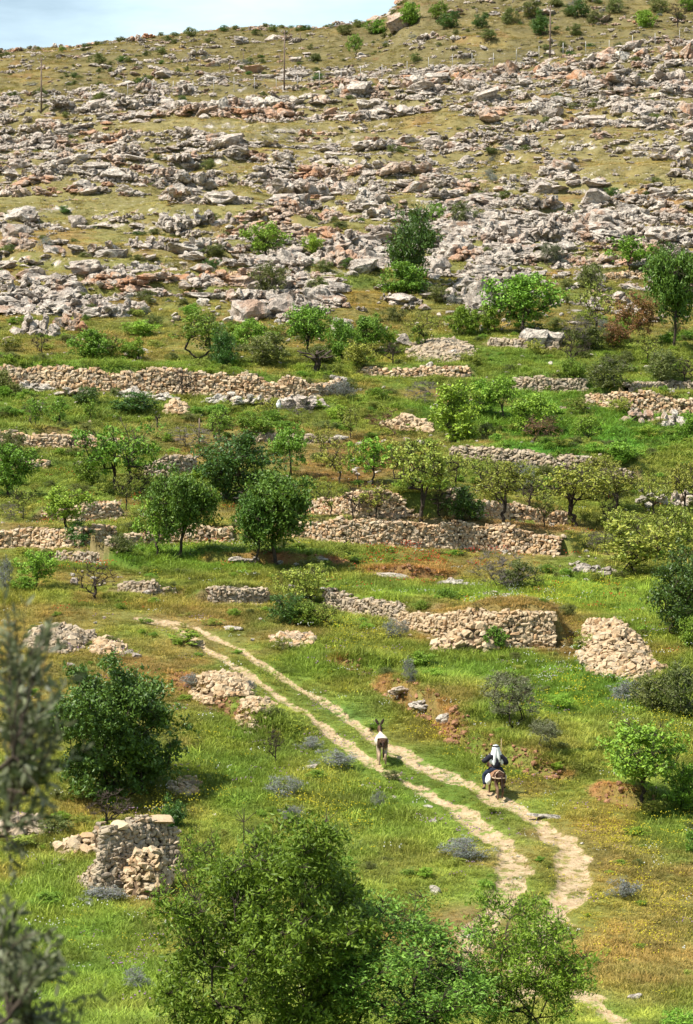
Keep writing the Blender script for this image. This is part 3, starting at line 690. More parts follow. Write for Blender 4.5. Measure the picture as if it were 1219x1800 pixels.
NOTED = [  # px, foot py, w, h, label, kind
    (705, 52, 46, 40, 'big squarish brown rock standing on the skyline', 1), (340, 335, 80, 44, 'large cracked boulder right of the rusty hollow, left half of the bare slope', 0),
    (515, 347, 90, 42, 'wide grey cliff-like outcrop in the centre of the bare slope', 0), (580, 345, 60, 34, 'grey outcrop joined to the right end of the central cliff', 0), (655, 345, 50, 26, 'low boulder right of the central cliff', 0),
    (305, 402, 60, 34, 'rounded boulder at the lower left end of the grey boulder row', 0), (355, 398, 66, 40, 'tallest boulder of the grey boulder row', 0), (410, 396, 56, 32, 'right-hand boulder of the grey boulder row', 0),
    (136, 398, 34, 26, 'dark lone boulder on open grass at the left', 0), (30, 440, 72, 40, 'orange broken cliff face at the left edge', 1), (62, 325, 80, 26, 'rusty hollow ledge at the left of the bare slope', 1),
    (290, 318, 50, 32, 'rust-red broken rock above the large cracked boulder', 1), (720, 310, 110, 34, 'long dark red cliff in the middle right of the bare slope', 1), (655, 300, 50, 26, 'pale boulder left of the long dark red cliff', 0),
    (830, 338, 76, 32, 'orange-brown overhang right of the long red cliff', 1), (900, 330, 60, 30, 'pale block right of the orange overhang', 0), (985, 318, 70, 26, 'low wide ledge above the thorny hollow', 0),
    (880, 215, 80, 36, 'large brown-sided crag in the upper right band', 1), (955, 200, 60, 34, 'dark hollowed crag right of the brown-sided crag', 0), (1030, 212, 90, 26, 'smooth pale whaleback slab in the upper right', 2), (1095, 200, 40, 26, 'bluish dark rock beside the pale whaleback slab', 0), (1150, 205, 70, 30, 'block at the right end of the upper band', 0),
    (1205, 205, 34, 36, 'orange boulder at the right picture edge in the upper band', 1), (1180, 150, 80, 40, 'pale crag under the orange boulder line at the far right', 0), (1100, 155, 90, 34, 'wide pale crag left of the far right crag', 0),
    (500, 468, 34, 40, 'dark upright boulder right of the small bright tree', 0), (600, 472, 76, 52, 'brown-streaked crag left of the dense evergreen', 1), (650, 468, 40, 40, 'grey crag wedge between the brown crag and the evergreen', 0), (545, 500, 70, 30, 'low grey rocks under the brown-streaked crag', 0),
    (270, 500, 110, 30, 'dark red undercut ledge on the left lower slope', 1), (350, 505, 80, 34, 'lichen-grey slab right of the undercut ledge', 0), (110, 522, 90, 38, 'grey dark-faced boulder at the lower left slope', 0), (190, 515, 60, 30, 'grey boulder beside the dark-faced boulder', 0), (30, 518, 60, 34, 'grey boulder at the left edge above the loose rocks', 0),
    (60, 590, 80, 50, 'broken brown outcrop at the far left above the terraces', 0), (120, 580, 60, 40, 'brown outcrop beside the far left outcrop', 1), (200, 560, 60, 34, 'lichen-grey outcrop above the small round tree', 0), (235, 545, 50, 26, 'low outcrop above the lichen-grey one', 0),
    (440, 565, 70, 50, 'tilted crag above the tree with bare limbs', 0), (500, 560, 70, 56, 'steep crag centre, above the rounded tree', 0), (555, 540, 50, 44, 'right shoulder of the steep crag', 0), (600, 590, 40, 40, 'rock behind the pair of leafy bushes', 0),
    (830, 430, 80, 46, 'big grey crag right of the dense evergreen', 0), (770, 480, 50, 40, 'dark cleft rock touching the dense evergreen', 0), (900, 425, 70, 40, 'crag below the thorny hollow', 0), (950, 375, 80, 36, 'dark hollow crag under thorn scrub', 0), (1010, 380, 60, 30, 'grey crag right of the dark hollow crag', 0),
    (850, 545, 60, 66, 'tall tilted pale rock left of the well-formed green tree', 0), (890, 510, 60, 40, 'pale rock leaning on the tall tilted rock', 0), (800, 530, 50, 34, 'grey rock left of the tall tilted rock', 0), (730, 535, 28, 18, 'small pale rock on the rusty grass', 0),
    (940, 612, 50, 44, 'grey knobbly rock right of the well-formed green tree', 0), (970, 610, 40, 36, 'second knobbly rock, right half of the pair by the green tree', 0), (1080, 535, 60, 30, 'grey slab behind the rusty shrub', 0), (1030, 540, 50, 24, 'flat grey rock above the bare branchy tree', 0),
    (710, 610, 34, 30, 'round grey boulder right of the leafy bush pair', 0), (800, 632, 60, 26, 'lichen-pale slab below the scree fan', 2), (1180, 380, 60, 26, 'orange stony bank at the right below the bare slope', 1), (1140, 470, 50, 30, 'pale rock right of the umbrella-shaped tree', 0),
    (60, 688, 70, 24, 'white ledge under the left end of the longest wall', 2), (130, 698, 80, 22, 'white ledge below the longest wall, next to the left end ledge', 2), (230, 700, 70, 26, 'white ledge below the longest wall, left of the bare dark tree', 2), (285, 706, 60, 22, 'white ledge at the foot of the bare dark tree', 2),
    (390, 712, 80, 30, 'pale ledge right of the bare dark tree', 2), (450, 716, 60, 30, 'brown-white ledge under the longest wall, centre', 2), (540, 720, 90, 34, 'craggy ledge under the right end of the longest wall', 0), (520, 708, 30, 18, 'small white block on the craggy ledge', 2),
    (1120, 745, 60, 36, 'orange-white ledge below the right-hand wall', 1), (1180, 752, 60, 40, 'white ledge at the right end of the right-hand wall', 2), (405, 672, 34, 20, 'upright pale block near the low dark wall', 2), (590, 672, 40, 18, 'pale blocks by the forked dead tree', 2),
    (1150, 890, 60, 30, 'pinkish slab at the right among spreading trees', 2), (1200, 890, 50, 34, 'pink boulder at the right edge among spreading trees', 2), (1040, 1012, 70, 28, 'long grey rock ridge on the meadow edge, right', 0), (1010, 1010, 30, 16, 'small rock at the left end of the grey ridge', 0),
    (700, 1018, 80, 12, 'flat pale slab in the red soil below the middle wall', 2), (790, 1030, 60, 16, 'rounded pale slab right of the red soil', 2), (860, 1050, 70, 14, 'pale slab at the foot of the twiggy shrub', 2), (430, 992, 90, 20, 'pale flat rock shelf under the pair of dark-trunked trees', 2), (545, 990, 60, 18, 'pale rock shelf right of the pair of dark-trunked trees', 2),
    (410, 1108, 32, 10, 'pale flat stone right of the track end', 2), (715, 1222, 60, 20, 'yellowish boulder set in the red bank', 2), (748, 1246, 58, 24, 'cream broken rock face in the red bank, middle', 2), (784, 1272, 30, 24, 'small cream rock at the right end of the red bank', 2), (500, 1140, 40, 18, 'pale rock on the bank above the track', 2),
    (645, 1388, 22, 10, 'pale stone in the grass left of the rider', 2), (752, 1420, 18, 6, 'flat small stone between the two ruts', 2), (762, 1448, 16, 10, 'whitish stone beside the left rut', 2), (955, 1440, 56, 10, 'flat white rock slab in the track behind the rider', 2), (765, 1572, 18, 20, 'pale pointed stone left of the lower left rut', 2),
    (830, 1650, 40, 16, 'white stone at the bottom end of the left rut', 2), (1118, 1757, 26, 12, 'pale stone at the lower right in dry grass', 2), (437, 1294, 18, 10, 'white stone at the foot of the pale rubble', 2), (548, 1352, 26, 10, 'flat grey stones in the meadow centre', 2), (240, 1158, 16, 12, 'white stone above the dark round bush', 2),
    (225, 1150, 16, 10, 'small white stone next to another above the dark round bush', 2), (405, 655+645, 14, 8, 'small white stone left of the pale rubble', 2), (345, 735, 20, 10, 'white stone in the grass under the longest wall', 2), (600, 772, 26, 10, 'pale stone by the red earth', 2), (690, 1395+10, 16, 8, 'small stone in the grass between donkey and rider', 2),
]
for a in NOTED: put_rock(*a[:4], label=a[4], kind=a[5])

X, Y = frustum_points(78000, 236, 500)
Z, st = height(X, Y, full=True)
band = np.maximum(1.35*BAND, .42*sst(.05, .45, fbm(X/24+Y/60, Y/11-X/130, 61, 4)))
zone = np.interp(Y, [236, 250, 275, 292, 300, 375, 392, 415, 450, 500], [.03, .5, .62, .62, 1.0, 1.1, .75, .62, .62, .4])
# stretches of open grass that the photograph shows
px, py = project(X, Y, Z)
for bx, by, rx, ry, s in ((100, 430, 190, 60, .75), (300, 450, 150, 30, .7), (640, 505, 110, 30, .9), (1100, 275, 140, 40, .65), (1000, 270, 120, 30, .3), (560, 385, 90, 25, .6), (160, 480, 200, 20, .5), (300, 205, 200, 12, .4), (800, 100, 400, 24, .5), (550, 240, 60, 30, .3)):
    zone = zone*(1-s*(1-sst(.6, 1.2, np.hypot((px-bx)/rx, (py-by)/ry))))
for bx, by, rx, ry, s in ((90, 545, 130, 55, .9), (250, 500, 140, 34, .7), (500, 510, 110, 70, .9), (620, 450, 60, 40, .9), (850, 420, 110, 55, .9), (850, 515, 60, 50, .7), (1000, 510, 120, 30, .4), (1000, 390, 160, 30, .7)):
    wq = s*(1-sst(.6, 1.2, np.hypot((px-bx)/rx, (py-by)/ry))); zone = np.maximum(zone, wq*1.15); band = np.maximum(band, wq*.95)
keep = rng.random(len(X)) < np.clip(band*zone*.85+.04*zone, 0, 1)
X, Y, Z, py, px, band = X[keep], Y[keep], Z[keep], py[keep], px[keep], band[keep]
n = len(X)
wd = np.exp(rng.normal(math.log(.66), .60, n))*(0.7+.65*band)*np.interp(Y, [240, 290, 320], [1.35, 1.2, 1]); wd = np.clip(wd, .25, 3.6)
hh = wd*rng.uniform(.18, .42, n); dd = wd*rng.uniform(.6, 1.1, n)
rzz = rng.normal(.06, .22, n) + np.where(rng.random(n) < .5, PI, 0)
clear = np.ones(n, bool)
for tx_, ty_, tr in taken: clear &= ~((np.hypot(X-tx_, Y-ty_) < tr*.8) & (wd > 1.2))
X, Y, Z, py, px, wd, hh, dd, rzz = [a[clear] for a in (X, Y, Z, py, px, wd, hh, dd, rzz)]; n = len(X)
show = wd*F/Y; inview = (px > -10) & (px < 1230) & (py > 0)
order = np.argsort(-np.where(inview & (show > 8), show, 0)); NBIG = 225-len(taken); big = order[:NBIG]; rest = order[NBIG:]
orng = fbm(X/14, Y/10, 66, 3); cnt = {}
def short(l):
    for cut in (' standing', ' right of', ' left of', ' above', ' below', ' beside', ' at the', ' in the', ' under', ' between', ' joined', ' set in', ' on the', ' behind', ',', ' by the', ' near', ' from', ' touching', ' leaning', ' next to', ' among', ' of the'):
        i = l.find(cut)
        if i > 10: l = l[:i]
    return l
from collections import Counter
SH = Counter(short(l) for _, _, l in LM)
LMU = [(x, y, short(l)) for x, y, l in LM if SH[short(l)] == 1]
ORD = ['', 'second ', 'third ', 'fourth ', 'fifth ', 'sixth ', 'seventh ', 'eighth ', 'ninth ']
for i in sorted(big, key=lambda i: min(math.hypot(px[i]-x, (py[i]-y)*1.6) for x, y, _ in LMU)):
    o = orng[i] > .42; wide = rng.random() < .65
    lib = (CRAGS_O if wide else ROCKS_O) if o else (CRAGS if wide else ROCKS)
    lx, ly, ln = min(LMU, key=lambda q: math.hypot(px[i]-q[0], (py[i]-q[1])*1.6))
    dx, dy = px[i]-lx, py[i]-show[i]*.2-ly
    dr = ('right of' if dx > 0 else 'left of') if abs(dx) > 1.3*abs(dy) else ('below' if dy > 0 else 'above')
    ob = link('boulder', lib[random.randrange(len(lib))], None, (X[i], Y[i], Z[i]-hh[i]*.22), (rng.normal(0, .1), rng.normal(0, .1), rzz[i]), (wd[i]/2, dd[i]/2, hh[i]*1.25))
    key = ('rusty' if o else 'grey', dr, ln); c_ = cnt.get(key, 0); cnt[key] = c_+1
    tag(ob, (ORD[min(c_, 8)]+key[0]+' limestone rock '+dr+' the '+ln).strip(), 'rock', 'limestone rocks on the slope')
src_r = [source(m) for m in ROCKS+CRAGS+CRAGS_O+ROCKS_O[:2]+SMALL]      # 8, 10, 4, 2, 6
m_ = len(rest); k = np.where(rng.random(m_) < .6, 8+rng.integers(0, 10, m_), rng.integers(0, 8, m_)); k = np.where(orng[rest] > .5, 18+rng.integers(0, 6, m_), k); k = np.where(wd[rest] < .55, 24+rng.integers(0, 6, m_), k)
scatter('loose_rocks', src_r, np.stack([X[rest], Y[rest], Z[rest]-hh[rest]*.3], -1), np.stack([rng.normal(0, .12, m_), rng.normal(0, .12, m_), rzz[rest]], -1),
        np.stack([wd[rest]/2, dd[rest]/2, hh[rest]*1.25], -1), None, k, 'countless smaller limestone rocks strewn over the bare slope', 'rocks')
# bulldozed orange boulder line below the fence
npx = 190; bxs = np.concatenate([rng.uniform(330, 600, 44), rng.uniform(600, 1260, 146)])
bys = np.interp(bxs, [330, 420, 560, 600, 740, 860, 1000, 1100, 1260], [192, 190, 172, 166, 146, 136, 116, 104, 94])+rng.normal(0, 4.5, npx)
bw = np.clip(rng.lognormal(math.log(14), .4, npx), 6, 38); rk_ = np.argsort(np.argsort(-np.where(bxs < 1219, bw, 0))); bp = []
for j, (x, y, w) in enumerate(zip(bxs, bys, bw)):
    p = cast(x, y); s = p.y/F; pale = x < 600; w = float(w)
    li = int(rng.integers(0, 4)); pl = pale or rng.random() < .25
    rot = (rng.normal(0, .4), rng.normal(0, .4), rng.uniform(0, 6)); sc_ = (w*s/2, w*s*.42, w*s*.7); lc = (p.x, p.y, p.z-.1*w*s)
    if rk_[j] >= 70: bp.append((lc, rot, sc_, li+(4 if pl else 0))); continue
    o = link('boulder', (ROCKS_P if pl else ROCKS_O)[li], None, lc, rot, sc_)
    tag(o, 'pale orange boulder in the loose line left of centre below the fence' if pale else 'boulder in the bulldozed orange line below the fence', 'rock', 'pale boulder line below the fence' if pale else 'orange boulder line below the fence')
scatter('berm_rocks', [source(q) for q in ROCKS_O[:4]+ROCKS_P[:4]], [q[0] for q in bp], [q[1] for q in bp], [q[2] for q in bp], None, [q[3] for q in bp], 'smaller orange rocks filling the bulldozed line below the fence', 'rocks')
# loose stones on the terraces and meadow
Xs, Ys = frustum_points(5200, 84, 262); Zs = height(Xs, Ys); kk = rng.random(len(Xs)) < np.clip(.12+.75*sst(.1, .6, fbm(Xs/7, Ys/9, 68, 3)), 0, 1)*np.interp(Ys, [80, 120, 150, 262], [.15, .3, .8, 1]); kk &= rutmask(Xs, Ys) < .2
Xs, Ys, Zs = Xs[kk], Ys[kk], Zs[kk]; m = len(Xs); w = np.clip(rng.lognormal(math.log(.22), .5, m), .08, .9)*np.interp(Ys, [80, 150, 262], [.6, 1, 1.6])
scatter('loose_stones', [source(q) for q in SMALL+SMALL_P], np.stack([Xs, Ys, Zs-w*.1], -1), np.stack([rng.normal(0, .2, m), rng.normal(0, .2, m), rng.uniform(0, 6.3, m)], -1),
        np.stack([w/2, w*.4, w*rng.uniform(.4, .8, m)], -1), None, rng.integers(0, 10, m), 'small pale stones lying about the terraces and meadow', 'stones')

# clods of red earth on the cut banks and gravel in the ruts
M_CLOD = m_flat('red_earth_clods', (.24, .125, .068), .95, .4, 6)
CLOD = [source(rock_mesh('clod', 260+i, 2, cuts=5, mat=M_CLOD)) for i in range(4)]
cx = []
for (Pb, hb, sb), nb in zip(bank_geo, (50, 420, 330, 160, 90, 200, 60, 60)):
    for k in range(nb):
        t = rng.uniform(0, sb[-1]); i = max(0, min(len(Pb)-2, int(np.searchsorted(sb, t))-1)); f = (t-sb[i])/(sb[i+1]-sb[i]); a0, b0 = Pb[i], Pb[i+1]; l = math.hypot(b0[0]-a0[0], b0[1]-a0[1]); d = rng.normal(.08, .22)
        cx.append((a0[0]+(b0[0]-a0[0])*f-(b0[1]-a0[1])/l*d, a0[1]+(b0[1]-a0[1])*f+(b0[0]-a0[0])/l*d))
cx = np.array(cx); m = len(cx); w = np.clip(rng.lognormal(math.log(.10), .55, m), .03, .4); cz = height(cx[:, 0], cx[:, 1])
scatter('earth_clods', CLOD, np.stack([cx[:, 0], cx[:, 1], cz-w*.15], -1), np.stack([rng.normal(0, .3, m), rng.normal(0, .3, m), rng.uniform(0, 6.3, m)], -1), np.stack([w/2, w*.45, w*.7], -1), None, rng.integers(0, 4, m), 'clods of reddish earth on the cut banks', 'earth')
X, Y = frustum_points(150000, 80, 145); k = rutmask(X, Y) > rng.uniform(.3, 1.0, len(X)); X, Y = X[k], Y[k]; k = rng.random(len(X)) < np.clip(.35+.6*fbm(X/1.5, Y/1.5, 99, 2), .05, 1); X, Y = X[k], Y[k]; Z = height(X, Y); m = len(X); w = np.clip(rng.lognormal(math.log(.032), .5, m), .015, .14)
scatter('track_gravel', [source(q) for q in SMALL_P], np.stack([X, Y, Z-w*.15], -1), np.stack([rng.normal(0, .2, m), rng.normal(0, .2, m), rng.uniform(0, 6.3, m)], -1), np.stack([w/2, w*.45, w*.5], -1), None, rng.integers(0, 4, m), 'gravel and small stones in the wheel ruts', 'gravel')

# ------------------------------------------------------------------ grass, herbs and flowers
def blades(name, seed, n, spread, hmin, lean, wid, mat, seg=2):
    r = np.random.default_rng(seed); V = []; Fc = []
    for k in range(n):
        a = r.uniform(0, 2*PI); q = spread*math.sqrt(r.random()); bx, by = q*math.cos(a), q*math.sin(a)
        h = r.uniform(hmin, 1); a2 = r.uniform(0, 2*PI); ln = lean*r.uniform(.2, 1); w = wid*r.uniform(.6, 1.3)
        px_, py_ = -math.sin(a2+r.normal(0, .8)), math.cos(a2); o = len(V)
        dx, dy = math.cos(a2)*ln, math.sin(a2)*ln
        V += [(bx-px_*w, by-py_*w, -.08), (bx+px_*w, by+py_*w, -.08), (bx+dx*.35+px_*w*.8, by+dy*.35+py_*w*.8, h*.6), (bx+dx*.35-px_*w*.8, by+dy*.35-py_*w*.8, h*.6), (bx+dx, by+dy, h)]
        Fc += [(o, o+1, o+2), (o, o+2, o+3), (o+3, o+2, o+4)]
    return npmesh(name, V, Fc, mat)
def leaflets(name, seed, n, rad, hgt, size, mat):
    r = np.random.default_rng(seed); V = []; Fc = []
    for k in range(n):
        a = r.uniform(0, 2*PI); q = rad*math.sqrt(r.random()); z = hgt*r.uniform(.1, 1)*(1-.5*(q/rad)**2)
        c = np.array([q*math.cos(a), q*math.sin(a), z]); u = r.normal(size=3); u[2] = abs(u[2])*.5; u /= np.linalg.norm(u); v = np.cross(u, r.normal(size=3)); v /= np.linalg.norm(v)
        s = size*r.uniform(.6, 1.3); o = len(V); V += [c-u*s, c+v*s*.45, c+u*s, c-v*s*.45]; Fc += [(o, o+1, o+2), (o, o+2, o+3)]
    return npmesh(name, V, Fc, mat)
def m_grass(name, flower=None):
    b = NB(name); t = b.attr('tint', True).outputs['Color']; r = b.island()
    c = b.mix(r, b.mix(1.0, t, (.62, .68, .6), 'MULTIPLY'), b.mix(1.0, t, (1.45, 1.32, 1.15), 'MULTIPLY'))
    return b.finish(c, .6, .2, trans=.3, tcol=b.mix(.5, c, (.22, .28, .03)))
MG = m_grass('grass_blades')
TUFTS = [source(blades('grass_tuft', 400+i, 22, .42, .35, .6, .016, MG)) for i in range(4)] + [source(blades('grass_tuft', 410+i, 18, .35, .3, .8, .02, MG)) for i in range(2)] + [source(leaflets('herb', 420+i, 40, .5, .55, .12, MG)) for i in range(3)]
def grass(name, n, y0, y1, hmul, label, wmul=1.0, herbs=.18, thin=None):
    X, Y = frustum_points(n, y0, y1); k = rutmask(X, Y) < rng.uniform(.05, 1.15, len(X))**1.3; X, Y = X[k], Y[k]
    k = ~wall_front(X, Y, .28); X, Y = X[k], Y[k]
    if thin is not None: k = rng.random(len(X)) < thin(X, Y); X, Y = X[k], Y[k]
    Z = height(X, Y); c, px, py = ground_colour(X, Y, Z); m = len(X)
    green = c[:, 1]/(c[:, 0]+1e-6)
    hgt = hmul*np.clip(rng.lognormal(0, .3, m), .4, 2.2)*(.55+.6*sst(.8, 1.7, green))*(1+.45*fbm(X/4, Y/4, 81, 2))
    near = np.zeros(m)
    for P, w, x0, x1, ya, yb in RUTS:
        q = (X > x0-2) & (X < x1+2) & (Y > ya-2) & (Y < yb+2); d, _, _, _ = seg_dist(X[q], Y[q], P); near[q] = np.maximum(near[q], 1-sst(.5, 2.2, d))
    hgt *= 1-.65*near
    tint = c*np.clip(rng.normal(1, .26, (m, 1)), .4, 1.8)*(1+.3*fbm(X/1.6, Y/1.9, 89, 3))[:, None]*np.array([1+.12*fbm(X/2, Y/2, 83, 2), np.ones(m), np.ones(m)]).T*np.array([1.68, 1.50, 1.32])
    tint = np.concatenate([np.clip(tint, .01, .6), np.ones((m, 1))], 1)
    h_ = rng.random(m) < herbs*(.5+.9*sst(.0, .6, fbm(X/5, Y/5, 85, 2)))
    k = np.where(h_, 6+rng.integers(0, 3, m), rng.integers(0, 6, m))
    wdt = wmul*rng.uniform(.7, 1.3, m)*np.sqrt(hgt/hmul)
    scatter(name, TUFTS, np.stack([X, Y, Z], -1), np.stack([rng.normal(0, .1, m), rng.normal(0, .1, m), rng.uniform(0, 6.3, m)], -1), np.stack([wdt, wdt, np.where(h_, hgt*.8, hgt)], -1), tint, k, label, 'grass')
grass('meadow_grass', 105000, 76, 150, .22, 'spring grass and herbs of the meadow along the track', .55)
grass('terrace_grass', 75000, 150, 262, .24, 'grass growing on the stone-walled terraces', .85, .2)
grass('slope_grass', 52000, 262, 470, .22, 'short dry grass between the rocks of the slope', 1.2, .35)
def m_flower(name, col):
    b = NB(name); return b.finish(b.mix(b.ramp(b.island(), 0, 1, 0, .4), col, tuple(x*.6 for x in col)), .7, .1, trans=.2)
def flowers(name, n, y0, y1, blobs, col, label, size=.035, hgt=.42, cnt=9):
    mt = m_flower(name+'_petals', col); r = np.random.default_rng(len(name)); src = []
    for v in range(2):
        V = []; Fc = []
        for k in range(cnt):
            a = r.uniform(0, 6.28); q = .42*math.sqrt(r.random()); c = np.array([q*math.cos(a), q*math.sin(a), r.uniform(.6, 1.0)*hgt]); s = size*r.uniform(.7, 1.3); o = len(V)
            V += [c+(s, 0, 0), c+(0, s, 0), c-(s, 0, 0), c-(0, s, 0), c+(0, 0, s*.9), c-(0, 0, s*.9)]
            Fc += [(o+i, o+(i+1) % 4, o+4) for i in range(4)]+[(o+(i+1) % 4, o+i, o+5) for i in range(4)]
        src.append(source(npmesh(name, V, Fc, mt)))
    X, Y = frustum_points(n, y0, y1); n = len(X); Z = height(X, Y); px, py = project(X, Y, Z); w = np.full(n, .02); wx = px+25*fbm(X/4, Y/5, 87, 2); wy = py+12*fbm(X/4, Y/5, 88, 2)
    for bx, by, rx, ry, s in blobs: w = np.maximum(w, s*(1-sst(.4, 1.2, np.hypot((wx-bx)/rx, (wy-by)/ry))))
    k = (rng.random(n) < w) & (rutmask(X, Y) < .1); X, Y, Z = X[k], Y[k], Z[k]; m = len(X); sc = rng.uniform(.7, 1.3, m)
    scatter(name, src, np.stack([X, Y, Z], -1), np.stack([np.zeros(m), np.zeros(m), rng.uniform(0, 6.3, m)], -1), np.stack([sc, sc, sc], -1), None, rng.integers(0, 2, m), label, 'flowers')
flowers('yellow_wildflowers', 15000, 78, 170, [(300, 1400, 120, 60, .5), (560, 1430, 120, 70, .45), (1130, 1470, 120, 60, .6), (1100, 1600, 140, 120, .5), (850, 1100, 100, 40, .4), (1040, 1230, 180, 60, .4), (640, 1120, 60, 30, .5), (1180, 1280, 60, 60, .6), (880, 1370, 120, 40, .35), (760, 1300, 100, 60, .3), (330, 1600, 160, 80, .2), (1000, 1040, 120, 30, .4)], (.60, .52, .04), 'tiny yellow wildflowers sprinkled through the meadow', .021)
flowers('red_poppies', 6000, 130, 175, [(720, 985, 110, 22, .5), (870, 985, 60, 16, .5), (180, 1000, 60, 14, .3)], (.55, .07, .03), 'red poppies on the bank below the middle wall', .028)
flowers('purple_thistles', 5000, 78, 135, [(840, 1460, 60, 40, .5), (380, 1640, 120, 60, .22), (600, 1290, 70, 50, .3), (700, 1380, 60, 30, .25), (250, 1690, 120, 60, .12)], (.36, .22, .33), 'pale purple thistles beside the wheel ruts', .025, .5)
flowers('white_wildflowers', 12000, 80, 175, [(650, 1240, 60, 20, .3), (1000, 1190, 160, 50, .25), (180, 1600, 150, 120, .12), (1100, 1130, 80, 40, .25), (900, 1060, 200, 20, .2)], (.68, .68, .6), 'tiny white wildflowers in the grass', .022)
# ------------------------------------------------------------------ trees and shrubs
def tube_mesh(nodes, par, rad, sides=5):
    """tapered tubes along a branching skeleton"""
    nodes = np.asarray(nodes, float); V = []; Fc = []
    for i in range(1, len(nodes)):
        a, b = nodes[par[i]], nodes[i]; d = b-a; l = np.linalg.norm(d)
        if l < 1e-6: continue
        d = d/l; u = np.cross(d, (0.3, .9, .31)); u /= np.linalg.norm(u); v = np.cross(d, u); o = len(V)
        r0 = min(rad[par[i]], rad[i]*1.6); r1 = rad[i]; sd = sides if r0 > .012 else 3
        for r, c in ((r0, a), (r1, b+d*r1*.3)):
            for k in range(sd): t = 2*PI*k/sd; V.append(c+r*(math.cos(t)*u+math.sin(t)*v))
        for k in range(sd):
            k2 = (k+1) % sd; Fc += [(o+k, o+k2, o+sd+k2), (o+k, o+sd+k2, o+sd+k)]
    return V, Fc
def leaf_cards(P, r, size, asp, up=.7, fold=True):
    """one bent leaf-shaped quad per point"""
    n = len(P); u = r.normal(size=(n, 3)); u[:, 2] -= .25; u /= np.linalg.norm(u, axis=1)[:, None]
    w = r.normal(size=(n, 3)); w[:, 2] += up*2; v = np.cross(u, w); v /= np.linalg.norm(v, axis=1)[:, None]; nn = np.cross(u, v)
    s = (size*r.uniform(.6, 1.35, n))[:, None]
    V = np.stack([P-u*s, P+v*s*asp+nn*s*.12, P+u*s, P-v*s*asp+nn*s*.12], 1).reshape(-1, 3)
    o = np.arange(n)[:, None]*4
    return V, np.concatenate([o+[0, 1, 2], o+[0, 2, 3]], 0)
